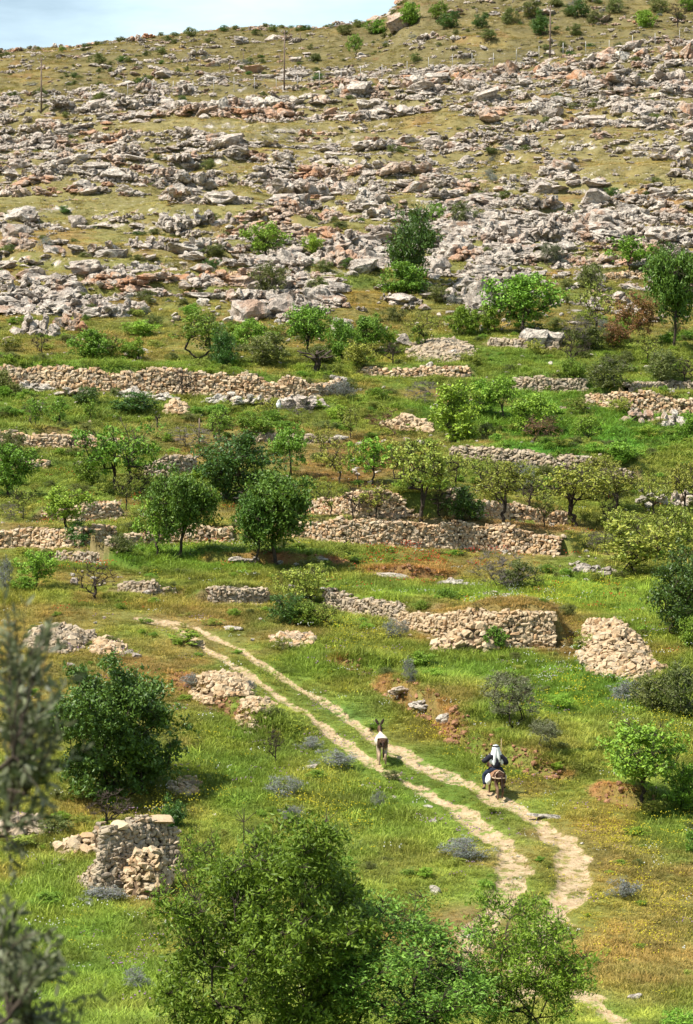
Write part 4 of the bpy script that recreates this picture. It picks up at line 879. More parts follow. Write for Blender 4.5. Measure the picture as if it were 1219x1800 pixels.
def grow(seed, clumps=40, h0=.28, zc=.62, rz=.36, shell=.55, stems=1, lean=0., leaves=70, crad=.10, leaf=0.0244, asp=.5, tr=.020, twigs=5, tip=.004, flat=0., gaps=.3, low=0., sub=1.0, prim=5, jit=.05):
    """returns ((trunk verts, faces), (leaf verts, faces)) in a box of unit height and width"""
    r = np.random.default_rng(seed)
    nodes = [np.zeros(3)]; par = [0]
    starts = []
    for s in range(stems):
        a = r.uniform(0, 2*PI); off = np.array([math.cos(a), math.sin(a), 0])*(.03+.05*(stems > 1)); p = 0; k = 4
        for i in range(1, k+1):
            t = i/k; q = off*t*(1+1.5*(stems > 1))+np.array([lean*t, 0, h0*t*r.uniform(.85, 1.1)])+r.normal(0, .012, 3)*(1, 1, .3); nodes.append(q); par.append(p); p = len(nodes)-1
        starts.append(p)
    C = []
    ph = r.uniform(0, 6, 4)
    while len(C) < clumps:
        q = r.normal(size=3); q /= np.linalg.norm(q); ra = shell+(1-shell)*r.random() if r.random() > .25 else r.uniform(.2, .8)
        az = math.atan2(q[1], q[0]); ww = 1+.24*math.sin(2*az+ph[0])+.18*math.sin(3*az+ph[1])+.22*q[2]*math.sin(az+ph[2])
        c = np.array([q[0]*.42*ra*ww+lean*1.1, q[1]*.42*ra*ww, zc+q[2]*rz*ra*(1-flat*(q[2] < 0))*(1+.12*math.sin(az+ph[3]))])
        if c[2] < max(low, .04): continue
        C.append(c)
    top = np.array([lean, 0, h0]); npr = 0 if prim == 0 else prim; a0 = r.uniform(0, 6.28)
    for k in range(npr):                                # main limbs fan out first
        a = a0+2*PI*(k+r.uniform(-.25, .25))/npr; ro = r.uniform(.14, .27); q = np.array([lean+ro*math.cos(a), ro*math.sin(a), zc+rz*r.uniform(-.25, .45)]); p = starts[k % len(starts)]; b0 = nodes[p]; L = np.linalg.norm(q-b0)
        for i in range(1, 6):
            t = i/5; nodes.append(b0*(1-t)+q*t+r.normal(0, .022*L, 3)*(t < 1)+np.array([-math.cos(a), -math.sin(a), .5])*.10*L*math.sin(PI*t)); par.append(p); p = len(nodes)-1
    C = np.array(C); top = np.array([lean, 0, h0]); C = C[np.argsort(np.linalg.norm(C-top, axis=1))]
    tips = []
    for c in C:
        N = np.array(nodes[3:]); D = np.linalg.norm(N-c, axis=1)+.25*np.linalg.norm(N-top, axis=1)+.8*np.maximum(0, N[:, 2]-c[2])
        j = int(np.argmin(D))+3; a = nodes[j]; L = np.linalg.norm(c-a); k = max(1, int(L/.09)); p = j
        for i in range(1, k+1):
            t = i/k; q = a*(1-t)+c*t+r.normal(0, jit*L, 3)*(t < 1)+np.array([0, 0, .06*L*math.sin(PI*t)]); nodes.append(q); par.append(p); p = len(nodes)-1
        tips.append(p)
        for k2 in range(twigs):
            dirv = r.normal(size=3); dirv[2] = abs(dirv[2])*.8+.1; dirv += (c-a)/(L+1e-6)*.8; dirv /= np.linalg.norm(dirv)
            q = c+dirv*crad*r.uniform(.6, 1.25); nodes.append(q); par.append(p)
    n = len(nodes); w = np.zeros(n); kids = np.zeros(n)
    for i in range(1, n): kids[par[i]] += 1
    for i in range(n-1, 0, -1):
        if kids[i] == 0: w[i] = 1
        w[par[i]] += w[i]
    rad = np.maximum(tip*.55, tr*(w/w[0])**.42); rad[0] *= 1.35
    TV, TF = tube_mesh(nodes, par, rad)
    LV, LF = np.zeros((0, 3)), np.zeros((0, 3), int)
    if leaves:
        P = []
        for c in C:
            if r.random() < gaps*.4: continue
            m = max(3, int(leaves*r.uniform(.45, 1.5))); kk = max(3, m//12); sc = c+r.normal(0, crad*.62, (kk, 3))*(1, 1, .75)
            P.append(sc[r.integers(0, kk, m)]+r.normal(0, crad*.26, (m, 3)))
        P = np.concatenate(P); P = P[P[:, 2] > .03]; LV, LF = leaf_cards(P, r, leaf, asp)
    A = np.concatenate([np.array(TV), LV]); mx = np.percentile(np.abs(A[:, :2]-A[:, :2].mean(0)*0), 98.5); zt = np.percentile(A[:, 2], 99.5)
    S = np.array([.5/mx, .5/mx, 1/zt]); return (np.array(TV)*S, np.array(TF)), (LV*S, LF)
KINDS = {   # parameters, bark, leaf material, variants
 'almond': (dict(clumps=46, h0=.24, leaves=85, crad=.095, leaf=0.0256, zc=.62, rz=.36, gaps=.4), MB_D, 'bright', 4),
 'broad':  (dict(clumps=60, h0=.26, leaves=120, crad=.10, leaf=0.0232, zc=.60, rz=.38, gaps=.25), MB_D, 'green', 3),
 'pair':   (dict(clumps=66, h0=.30, leaves=185, crad=.095, leaf=0.0207, zc=.64, rz=.34, gaps=.3, lean=.10), MB_D, 'mid', 3),
 'dark':   (dict(clumps=64, h0=.10, leaves=130, crad=.11, leaf=0.0220, zc=.52, rz=.46, gaps=.12, stems=2), MB_D, 'dark', 3),
 'spread': (dict(clumps=80, h0=.20, leaves=42, crad=.085, leaf=0.0207, zc=.66, rz=.30, gaps=.45, twigs=7, tr=.022, stems=1), MB_D, 'yellow', 4),
 'sparse': (dict(clumps=44, h0=.22, leaves=34, crad=.085, leaf=0.0220, zc=.60, rz=.36, gaps=.55, twigs=6, tr=.018), MB_D, 'yellow', 3),
 'limbs':  (dict(clumps=54, h0=.20, leaves=72, crad=.09, leaf=0.0220, zc=.60, rz=.37, gaps=.6, twigs=5, tr=.022, stems=2), MB_D, 'green', 3),
 'bushb':  (dict(clumps=46, h0=.08, leaves=110, crad=.12, leaf=0.0293, zc=.48, rz=.48, gaps=.15, stems=3, tr=.015), MB_D, 'bright', 3),
 'bushg':  (dict(clumps=46, h0=.08, leaves=110, crad=.12, leaf=0.0293, zc=.48, rz=.48, gaps=.2, stems=3, tr=.015), MB_D, 'green', 3),
 'bushy':  (dict(clumps=46, h0=.10, leaves=60, crad=.11, leaf=0.0268, zc=.52, rz=.44, gaps=.35, stems=3, tr=.015, twigs=6), MB_D, 'yellow', 3),
 'bushd':  (dict(clumps=44, h0=.06, leaves=120, crad=.12, leaf=0.0268, zc=.44, rz=.48, gaps=.1, stems=3, tr=.014), MB_D, 'dark', 3),
 'bushu':  (dict(clumps=44, h0=.06, leaves=100, crad=.12, leaf=0.0268, zc=.44, rz=.48, gaps=.2, stems=3, tr=.014), MB_G, 'dull', 3),
 'olive':  (dict(clumps=70, h0=.20, leaves=95, crad=.085, leaf=0.0183, asp=.28, zc=.60, rz=.36, gaps=.2, stems=3, tr=.016), MB_D, 'olive', 2),
 'sage':   (dict(clumps=40, h0=.05, leaves=90, crad=.12, leaf=0.0268, asp=.25, zc=.42, rz=.48, gaps=.2, stems=5, tr=.010, twigs=7), MB_G, 'sage', 3),
 'rust':   (dict(clumps=50, h0=.14, leaves=75, crad=.10, leaf=0.0244, zc=.56, rz=.40, gaps=.35, stems=3, tr=.014, twigs=7), MB_R, 'rust', 2),
 'bare':   (dict(clumps=46, h0=.20, leaves=0, crad=.10, zc=.60, rz=.38, twigs=9, tr=.024, tip=.005), MB_D, None, 3),
 'bareg':  (dict(clumps=60, h0=.07, leaves=0, crad=.11, zc=.56, rz=.42, twigs=10, tr=.012, tip=.005, stems=6), MB_G, None, 3),
 'barer':  (dict(clumps=54, h0=.12, leaves=8, crad=.10, leaf=0.0195, zc=.58, rz=.38, twigs=10, tr=.015, tip=.005, stems=4), MB_R, 'rust', 2),
 'stump':  (dict(clumps=5, h0=.30, leaves=0, crad=.10, zc=.7, rz=.3, twigs=1, tr=.07, tip=.02), MB_D, None, 2),
 'young':  (dict(clumps=26, h0=.12, leaves=60, crad=.11, leaf=0.0366, zc=.52, rz=.46, gaps=.3, tr=.014), MB_D, 'green', 2),
}
LIB = {}
def kind_mesh(kind, v):
    if (kind, v) not in LIB:
        pr, bark, lf, nv = KINDS[kind]; (TV, TF), (LV, LF) = grow(1000+37*len(LIB)+v, **pr)
        LIB[(kind, v)] = (npmesh('trunk', TV, TF, bark, True), npmesh('crown', LV, LF, ML[lf]) if len(LF) else None)
    return LIB[(kind, v)]
used = {}
def plant(kind, px, py, hpx, wpx, label, name='tree', cat='tree', group=None, mesh=None, rz=None, lmat=None):
    p = cast(px, py); s = p.y/F; nv = KINDS[kind][3]; v = used.get(kind, 0) % nv; used[kind] = v+1
    tr, cr_ = mesh or kind_mesh(kind, v)
    root = link(name, None, None, (p.x, p.y, p.z-.05)); root.empty_display_size = .3
    tag(root, label, cat, group)
    z = rz if rz is not None else random.uniform(0, 6.28)
    if wpx >= 0: scl = (wpx*s, wpx*s, hpx*s)
    link('trunk' if cr_ is not None or cat == 'stump' else 'branches', tr, root, rot=(0, 0, z), scl=scl)
    if cr_ is not None: link('crown', cr_, root, rot=(0, 0, z), scl=scl)
    return root
T = lambda *a, **k: plant(*a, **k)
def B(kind, px, py, h, w, label, group=None): return plant(kind, px, py, h, w, label, 'bush', 'bush', group)
# --- hilltop
for a in [('bushg', 722, 45, 46, 42, 'green bush right of the squarish skyline rock'), ('bushg', 770, 34, 36, 36, 'second green bush on the skyline right of the squarish rock'), ('bushd', 786, 50, 30, 44, 'low dark bush below the two skyline bushes'), ('almond', 626, 102, 48, 34, 'green bushy tree alone on the hilltop left of the squarish rock'),
          ('bushg', 662, 60, 30, 40, 'flat green bush left below the squarish skyline rock'), ('bushd', 845, 50, 28, 36, 'small dark bush, left of the hilltop clump, on grass'), ('bushu', 896, 44, 36, 34, 'dull green bush above the middle of the hilltop fence'), ('bushd', 948, 62, 50, 44, 'tall dark bush behind the right-hand utility pole'), ('bushu', 930, 30, 34, 50, 'dull green bush at the top edge left of the right-hand pole'),
          ('bushd', 1018, 30, 36, 44, 'dark green bush at the top edge right of the right-hand pole'), ('bushu', 1048, 42, 28, 36, 'dull bush right of the right-hand pole, lower of two'), ('bushu', 1082, 24, 30, 44, 'dull green bush high at the top edge, right of centre'), ('bushg', 1133, 50, 38, 44, 'round green bush at the upper right corner rocks'), ('bare', 1192, 48, 48, 44, 'brown twiggy tree at the upper right corner'),
          ('bushu', 1160, 22, 30, 40, 'dull bush at the top right edge'), ('bushg', 1210, 20, 30, 34, 'green bush in the top right corner'), ('young', 108, 92, 14, 10, 'tiny lone bush on the left skyline'), ('bushu', 1010, 60, 22, 30, 'small dull bush below the right-hand hilltop bushes'), ('bushu', 858, 100-30, 22, 40, 'olive scrub clump on the hilltop grass'),
          ('bushd', 320, 188, 24, 22, 'dark round bush just below the fence, left half'), ('bushd', 333, 204, 16, 22, 'dark low bush under the round bush near the fence')]: B(a[0], a[1], a[2], a[3]*.88, a[4]*.88, a[5], group='bushes on the hilltop')
# --- rocky slope
T('almond', 470, 462, 72, 86, 'bright wide tree growing from dark boulder on the slope, left of the evergreen'); B('bushb', 550, 446, 36, 36, 'small bright bush wedged between crags')
T('dark', 728, 500, 134, 100, 'dense dark evergreen tree, tallest on the rocky slope'); B('bushg', 712, 518, 58, 84, 'leafy green bush at the foot of the dense evergreen')
B('bushu', 478, 516, 56, 62, 'olive-green bush below the bright wide tree'); B('bushu', 816, 398, 44, 56, 'pale olive bush among crags right of the evergreen'); T('limbs', 768, 396, 40, 40, 'small thin tree above the dense evergreen')
T('broad', 918, 587, 106, 122, 'well-formed round green tree with forked trunk beside white rocks'); T('almond', 1106, 476, 62, 82, 'umbrella-shaped bright tree on the right slope'); T('olive', 970, 470, 44, 56, 'small grey olive tree on the right slope'); B('bushu', 1040, 506, 44, 60, 'dark dull bush below the umbrella-shaped tree')
T('pair', 1185, 614, 172, 108, 'tall full tree at the right picture edge, above the terraces'); T('dark', 1172, 500, 74, 70, 'dark tree behind the tall right-edge tree'); T('rust', 1118, 606, 94, 84, 'rust-coloured shrub tree left of the tall right-edge tree'); B('rust', 1082, 612, 50, 60, 'smaller rusty bush in front of the rust-coloured tree')
T('sparse', 1050, 600, 106, 78, 'thin tree with bare lower branches and yellow top'); B('bareg', 1020, 615, 66, 76, 'grey leafless brush below the thin yellow-topped tree'); T('bare', 1005, 645, 56, 64, 'bare branching tree on the right terrace edge'); B('bareg', 945, 372, 30, 50, 'dark thorn bush in the hollow crag'); T('bare', 1172, 425, 55, 56, 'leafless dark tree on the right slope above the umbrella tree')
B('sage', 985, 560-90, 26, 50, 'pale sage bush beside the small olive tree'); T('bare', 1180, 330, 26, 24, 'tiny leafless tree on bare slope at the right'); B('bushu', 775, 530, 30, 44, 'grey bush by the small rocks right of the evergreen')
for i, (x, y, h, w) in enumerate([(400, 420, 14, 34), (600, 400, 12, 30)]): B('bushu', x, y, h, w, ['low cushion bush on open grass in mid slope', 'low cushion bush left of the evergreen crags'][i])
# --- first terrace above the longest wall
T('limbs', 350, 632, 84, 112, 'tree with dark bare limbs and thin leaves above the longest wall'); B('bushg', 160, 632, 54, 72, 'round green tree-like bush at the left above the longest wall'); B('young', 243, 633, 42, 38, 'little cone-shaped green bush above the longest wall')
T('broad', 541, 622, 86, 88, 'rounded green tree above the right end of the longest wall'); B('bushu', 462, 640, 56, 96, 'pale shapeless bush beside the rounded tree'); T('dark', 395, 645, 70, 46, 'slim dark green tree right of the bare-limbed tree'); T('bare', 72, 625, 44, 44, 'small black leafless tree at the far left terrace'); T('bare', 190, 628, 40, 46, 'leafless sapling right of the round bush, far left terrace')
B('bushg', 432, 618, 58, 60, 'bright bush behind the pale shapeless bush'); T('stump', 556, 654, 40, 56, 'dead forked stump above the right end of the longest wall', 'stump', 'stump'); B('bushg', 600, 630, 70, 50, 'taller bush of the leafy pair by the grey boulder'); T('broad', 645, 622, 70, 74, 'green tree behind the leafy bushes, centre terrace'); B('bushy', 630, 648, 54, 70, 'yellowish bush in front of the green centre tree'); T('young', 682, 622, 50, 36, 'slim green sapling right of the yellowish bush')
T('sparse', 748, 612, 66, 76, 'thin-leaved tree by the rusty slope, right of centre'); T('young', 735, 612, 44, 34, 'small green tree under the thin-leaved tree'); B('bushg', 818, 590, 52, 56, 'green bush left of the well-formed tree'); B('bushb', 860, 584, 50, 50, 'lighter bush touching the well-formed tree')
# --- right-hand terraces
T('almond', 886, 738, 78, 66, 'dark-trunked green tree in the bright meadow, behind the big bush'); B('bushb', 812, 776, 104, 104, 'big bright green bush at the left of the bright meadow'); B('bushb', 845, 735, 70, 70, 'bright bush joined behind the big bright bush'); B('bushb', 940, 760, 66, 92, 'bright leafy bush above a rusty bare shrub'); B('barer', 955, 782, 54, 84, 'rusty twiggy shrub in the bright meadow'); T('almond', 1036, 786, 54, 68, 'small leaning green tree in the bright meadow'); B('young', 1092, 796, 34, 26, 'tiny green bush standing alone in the bright meadow'); B('bushy', 1022, 730, 36, 56, 'yellowish shrub below the right-hand wall'); B('bushy', 1086, 728, 30, 54, 'low yellowish shrub at the foot of the right-hand wall')
B('bushu', 1072, 682, 58, 80, 'dark olive bush on the right-hand terrace'); B('bushu', 1165, 672, 58, 70, 'dark greyish bush at the right, above the right-hand wall'); T('bare', 1205, 680, 52, 50, 'bare tree at the right edge above the right-hand wall'); B('bushb', 1213, 776, 52, 50, 'round bright bush at the right edge of the bright meadow'); B('bareg', 742, 712, 44, 72, 'grey leafless bush in the green grass, centre'); B('barer', 680, 766, 50, 72, 'reddish leafless shrub beside a stone heap'); T('sparse', 616, 772, 60, 44, 'thin bare sapling by the red earth'); B('bushg', 1010, 740-70, 40, 44, 'green bush between the two right-hand walls')
# --- left terraces
T('bare', 322, 700, 56, 54, 'bare dark tree against the longest wall'); B('bushd', 240, 726, 38, 84, 'low dark bush below the longest wall, left'); T('young', 104, 746, 50, 48, 'thin small tree in the left meadow below the longest wall'); B('young', 160, 740, 40, 30, 'little green bush right of the thin small tree'); T('stump', 277, 752, 26, 16, 'burnt black stump in the meadow, larger of two', 'stump', 'stump'); T('stump', 125, 794, 28, 16, 'burnt black stump before the orange wall at the far left', 'stump', 'stump'); B('bushd', 155, 712, 34, 50, 'dark bush against the white ledges under the longest wall'); B('sage', 605, 700, 32, 60, 'grey sage bush right of the craggy ledge'); B('bareg', 340, 790, 44, 100, 'brown tangle of dry twigs in the left terraces'); B('bareg', 520, 735, 34, 70, 'dry brush below the craggy ledge')
T('limbs', 205, 868, 126, 150, 'large open-branched tree with dark limbs on the left terraces', rz=.4); T('broad', 15, 874, 96, 96, 'green tree cut by the left picture edge'); B('bushg', 150, 850, 50, 50, 'green bush left of the open-branched tree'); B('bushu', 20, 800, 44, 50, 'grey-green bush at the left edge below the orange wall'); T('almond', 118, 932, 76, 94, 'pale bright tree above the left-edge wall'); B('bushd', 140, 958, 46, 62, 'dark bush before the left-edge wall'); T('sparse', 222, 898, 70, 50, 'yellowish sapling right of the crumbling wall'); B('bareg', 20, 915, 32, 50, 'purple-brown dry bush at the left edge')
T('pair', 314, 982, 160, 124, 'tall tree with leaning dark trunk, left of the dense trees'); T('almond', 277, 980, 116, 84, 'smaller bright tree left of the leaning trunk'); T('dark', 420, 884, 124, 146, 'big dense dark green tree behind the trunk pair'); T('pair', 487, 996, 166, 136, 'dark-trunked green tree, right one of the pair before the terrace wall'); T('pair', 446, 996, 130, 96, 'dark-trunked green tree, left one of the pair before the terrace wall')
T('almond', 511, 838, 94, 74, 'bright green tree above the dense dark tree'); T('sparse', 597, 852, 84, 84, 'yellowish thin tree on the red earth'); T('almond', 655, 852, 84, 84, 'green tree right of the red earth'); T('spread', 740, 916, 144, 158, 'largest yellow-green spreading tree, middle of the tree row', rz=1.0); B('bushd', 816, 914, 62, 70, 'dark bush under the spreading tree row'); T('spread', 886, 920, 112, 118, 'yellow-green tree with straight trunk, right of the largest spreading tree'); T('sparse', 958, 928, 66, 52, 'small yellowish tree between two spreading trees'); T('spread', 1012, 926, 110, 146, 'yellow-green spreading tree with forked trunk, right end of the row', rz=2.1); T('spread', 1085, 902, 84, 88, 'yellow-green tree behind the fork-trunked spreading tree')
T('sparse', 537, 912, 76, 72, 'thin yellow tree right of the trunk pair, by the terrace wall'); T('sparse', 582, 908, 66, 56, 'small thin tree next to the thin yellow tree'); T('sparse', 660, 914, 66, 62, 'thin yellow tree left of the largest spreading tree'); T('sparse', 800, 868, 74, 70, 'yellow tree half hidden behind the spreading row'); B('sage', 915, 862, 50, 60, 'pale spiky grey bush behind the spreading row'); T('spread', 1206, 905, 96, 86, 'yellow-green tree at the right edge beside pink boulders'); B('bushb', 800, 905, 44, 40, 'bright bush in the middle of the spreading row')
B('bushy', 1130, 1010, 100, 150, 'wide yellow-green thicket at the right'); B('bushy', 1185, 985, 104, 110, 'yellow-green thicket above the dark right-edge tree'); B('bushy', 1105, 960, 66, 100, 'loose yellow thicket behind the fence stakes'); T('dark', 1198, 1120, 158, 120, 'dense dark green tree at the right edge over the light meadow'); B('bushg', 1216, 1140, 60, 50, 'green bush under the dense right-edge tree')
for k_, x, y, h, w, l in [('sparse', 706, 856, 70, 66, 'thin yellow tree on the red earth left of the spreading row'), ('bare', 772, 908, 62, 60, 'leafless small tree inside the spreading row, left of its dark bush'), ('sparse', 848, 862, 66, 62, 'thin yellow tree behind the dark bush of the spreading row'), ('bare', 932, 902, 66, 60, 'leafless tree right of the straight-trunked yellow-green tree'), ('spread', 1046, 872, 76, 82, 'yellow-green tree behind and above the fork-trunked one'),
    ('sparse', 1150, 908, 78, 72, 'thin yellow tree left of the pink boulders'), ('bare', 622, 910, 60, 58, 'leafless tree against the rubble wall, left half'), ('sparse', 566, 806, 62, 58, 'thin yellow tree at the upper edge of the red earth'), ('limbs', 385, 778, 60, 66, 'small open tree above the big dense dark green tree'), ('bare', 1070, 925, 64, 54, 'leafless tree right of the fork-trunked spreading tree'),
    ('sparse', 470, 742, 44, 48, 'slight yellowish tree below the craggy ledge, left terraces'), ('bare', 690, 660-20, 40, 46, 'leafless tree right of the yellowish bush, centre terrace'), ('sparse', 1140, 640, 50, 50, 'thin yellowish tree below the rust-coloured tree'), ('limbs', 60, 700+50, 50, 56, 'small open tree at the far left meadow below the longest wall'), ('bare', 250, 870, 56, 54, 'leafless sapling right of the large open-branched tree'), ('sparse', 40, 935-20, 60, 60, 'thin yellow tree at the far left above the left-edge wall')]: T(k_, x, y, h, w, l)
for k_, x, y, h, w, l in [('bushy', 690, 806, 40, 60, 'yellowish bush on the upper red earth'), ('bushy', 862, 886, 40, 56, 'yellowish bush beside the straight-trunked tree'), ('bareg', 1050, 968, 40, 70, 'dark dry bush at the right end of the middle wall'), ('bushg', 452, 768, 44, 66, 'green bush above the big dense dark tree'), ('bushu', 300, 870, 36, 60, 'dull bush between the two left trees and the pale wall patch'), ('bareg', 700, 925, 26, 60, 'dry brush under the largest spreading tree'), ('bushu', 560, 640, 34, 60, 'dull bush by the forked dead tree'), ('bareg', 460, 895, 30, 90, 'purple-brown dry brush under the big dense dark tree'), ('bushu', 1150, 1250, 70, 90, 'dull bush between the grey twiggy bush and the right edge')]: B(k_, x, y, h, w, l)
# --- above the track
B('bushu', 216, 970, 34, 46, 'dull bush at the end of the left-edge wall'); B('bareg', 872, 1044, 82, 100, 'twiggy leafless shrub with dark stem on the light meadow', ); B('bushu', 910, 1034, 52, 70, 'green bush behind the twiggy shrub'); T('almond', 66, 1034, 68, 72, 'small bright tree at the left edge above the track end'); B('bare', 165, 1056, 68, 92, 'bare twiggy tree left of the track end'); B('sage', 10, 1035, 60, 40, 'grey bush at the left edge beside the small bright tree'); B('bushd', 505, 1096, 54, 70, 'dark green bush at the leaning shrub'); B('bushy', 530, 1062, 70, 96, 'yellowish shrub above the dark green bush'); T('sparse', 572, 1104, 46, 60, 'leaning shrub with crooked stem above the track'); B('bushg', 545, 1100, 44, 60, 'green bush between the dark bush and the crooked stem')
B('sage', 697, 1122, 38, 44, 'lavender-grey bush left of the ramped wall'); B('bushg', 866, 1144, 46, 46, 'green bush growing in front of the stone ramp'); B('sage', 1105, 1232, 40, 80, 'grey twiggy bush at the foot of the large stone heap'); B('sage', 720, 1200, 46, 40, 'blue-grey bush on top of the red bank'); B('young', 780, 1110, 24, 30, 'small bluish-green herb bush at the foot of the ramped wall')
T('olive', 900, 1284, 104, 114, 'round grey olive tree on the bank above the rider', rz=.6); B('olive', 960, 1318, 56, 70, 'small grey olive bush right of the round olive tree'); T('broad', 1130, 1408, 142, 160, 'green tree with split trunk on the red bank at the right'); B('bushb', 1208, 1425, 86, 80, 'light green bush at the right edge by the split-trunk tree'); B('bushy', 1150, 1432, 36, 50, 'yellow-flowered herb clump under the split-trunk tree'); B('bushu', 1200, 1260, 100, 90, 'dull green bush at the right edge above the split-trunk tree')
# --- along the track and in the meadow
B('sage', 498, 1402, 42, 66, 'lavender-blue bush in the meadow centre'); B('sage', 512, 1442, 30, 46, 'small grey-blue bush below the lavender-blue bush'); B('sage', 665, 1420, 34, 34, 'thin bluish plant left of the left rut'); T('bare', 484, 1342, 64, 40, 'dry pale sapling in the meadow'); B('sage', 545, 1318, 26, 46, 'grey-green herb clump beside the left rut'); B('sage', 596, 1350, 36, 74, 'large pale herb clump left of the loose donkey'); B('young', 330, 1130, 26, 60, 'green herb clump left of the upper track'); B('sage', 440, 1215, 22, 30, 'small blue-green herb beside the left rut'); B('sage', 340, 1206, 24, 44, 'grey herb on the pale rubble strip')
B('bushd', 300, 1458, 62, 60, 'small dark green bush behind the hut ruin'); B('bare', 192, 1452, 66, 110, 'leafless dark branches above the hut ruin'); B('sage', 180, 1585, 32, 90, 'lavender bush at the foot of the hut ruin'); B('sage', 240, 1740, 44, 70, 'lavender bush in the lower left meadow'); B('sage', 820, 1510, 40, 90, 'pinkish-grey thistle clump left of the lower ruts'); B('sage', 1100, 1580, 40, 60, 'bluish herb clump in the dry grass at the lower right'); B('young', 1215, 1500, 44, 40, 'green herb at the right edge of the dry grass')
# low cushion scrub of the slope
cs_src = [source(kind_mesh(k, v)[1]) for k in ('bushu', 'bushd', 'sage') for v in range(2)]
X, Y = frustum_points(9000, 232, 480); Z, st = height(X, Y, full=True); px, py = project(X, Y, Z)
k = rng.random(len(X)) < (.06+.55*sst(.15, .6, fbm(X/16, Y/12, 95, 3)))*np.interp(Y, [232, 260, 300, 375, 400, 480], [.5, .6, .22, .16, .6, .25]); X, Y, Z = X[k], Y[k], Z[k]; m = len(X)
w = np.clip(rng.lognormal(math.log(.95), .45, m), .3, 2.6)
scatter('low_scrub', cs_src, np.stack([X, Y, Z-.05], -1), np.stack([np.zeros(m), np.zeros(m), rng.uniform(0, 6.3, m)], -1), np.stack([w, w, w*rng.uniform(.4, .75, m)], -1), None, np.where(rng.random(m) < .75, rng.integers(0, 2, m), rng.integers(2, 6, m)), 'low cushion scrub dotted over the rocky slope', 'scrub')
# low weeds on the terraces
X, Y = frustum_points(9500, 84, 240); Z = height(X, Y); k = (rng.random(len(X)) < .06+.4*sst(.1, .6, fbm(X/8, Y/8, 97, 3))) & (rutmask(X, Y) < .05); k &= ~wall_front(X, Y, 1.1); X, Y, Z = X[k], Y[k], Z[k]; m = len(X)
w = np.clip(rng.lognormal(math.log(.55), .45, m), .2, 1.9)*np.interp(Y, [84, 140, 170, 240], [.8, .9, 1.5, 1.6]); wsrc = [source(kind_mesh(q, v)[1]) for q in ('bushu', 'bushg', 'bushb', 'bushy', 'bushy') for v in range(2)]
scatter('low_weeds', wsrc, np.stack([X, Y, Z-.03], -1), np.stack([np.zeros(m), np.zeros(m), rng.uniform(0, 6.3, m)], -1), np.stack([w, w, w*rng.uniform(.35, .7, m)], -1), None, rng.integers(0, 10, m), 'leafy weeds standing in the grass', 'weeds')

# --- the big near shrubs, grown one by one with leaf-sized leaves
def big(seed, name, label, px, py, hpx, wpx, bark, lmat, cat='bush', **pr):
    (TV, TF), (LV, LF) = grow(seed, **pr)
    return plant('broad', px, py, hpx, wpx, label, name, cat, None, (npmesh('trunk', TV, TF, bark, True), npmesh('crown', LV, LF, ML[lmat])), 0.0)
big(71, 'bush', 'big dark round bush at the left beside the blurred olive branch', 205, 1402, 250, 244, MB_D, 'dark', clumps=170, h0=.08, leaves=190, crad=.065, leaf=0.0152, zc=.50, rz=.47, gaps=.1, stems=3, tr=.014, tip=.002)
big(72, 'almond_bush', 'large leafy almond bush in the front centre', 490, 1870, 440, 425, MB_D, 'front', clumps=230, h0=.06, leaves=300, crad=.056, leaf=0.0116, asp=.36, zc=.47, rz=.49, gaps=.75, stems=4, tr=.015, tip=.002, twigs=6)
big(73, 'bush', 'thin dark-branched bush left of the large almond bush', 350, 1640, 190, 130, MB_D, 'front', clumps=90, h0=.12, leaves=34, crad=.08, leaf=0.0195, asp=.36, zc=.58, rz=.40, gaps=.6, stems=2, tr=.014, tip=.002, twigs=9)
big(74, 'almond_bush', 'grey-green leafy bush in front, right of the large almond bush', 705, 1870, 290, 390, MB_D, 'frontg', clumps=140, h0=.12, leaves=190, crad=.065, leaf=0.0116, asp=.34, zc=.54, rz=.42, gaps=.7, stems=4, tr=.014, tip=.002, twigs=7)
big(75, 'almond_tree', 'open young almond tree with upright stem at the front right', 915, 1860, 300, 290, MB_D, 'front', cat='tree', clumps=150, h0=.20, leaves=120, crad=.065, leaf=0.0134, asp=.34, zc=.56, rz=.42, gaps=.6, stems=2, tr=.011, tip=.002, twigs=8)
big(76, 'bush', 'yellow-green leafy bush at the bottom edge', 560, 1840, 112, 210, MB_D, 'lime', clumps=80, h0=.10, leaves=110, crad=.07, leaf=0.0244, asp=.36, zc=.5, rz=.45, gaps=.3, stems=5, tr=.010, tip=.002)
big(77, 'bush', 'dark green sprays at the bottom right edge', 1200, 1830, 60, 90, MB_D, 'green', clumps=40, h0=.10, leaves=70, crad=.10, leaf=0.0366, asp=.36, zc=.5, rz=.45, gaps=.4, stems=3, tr=.010, tip=.003)
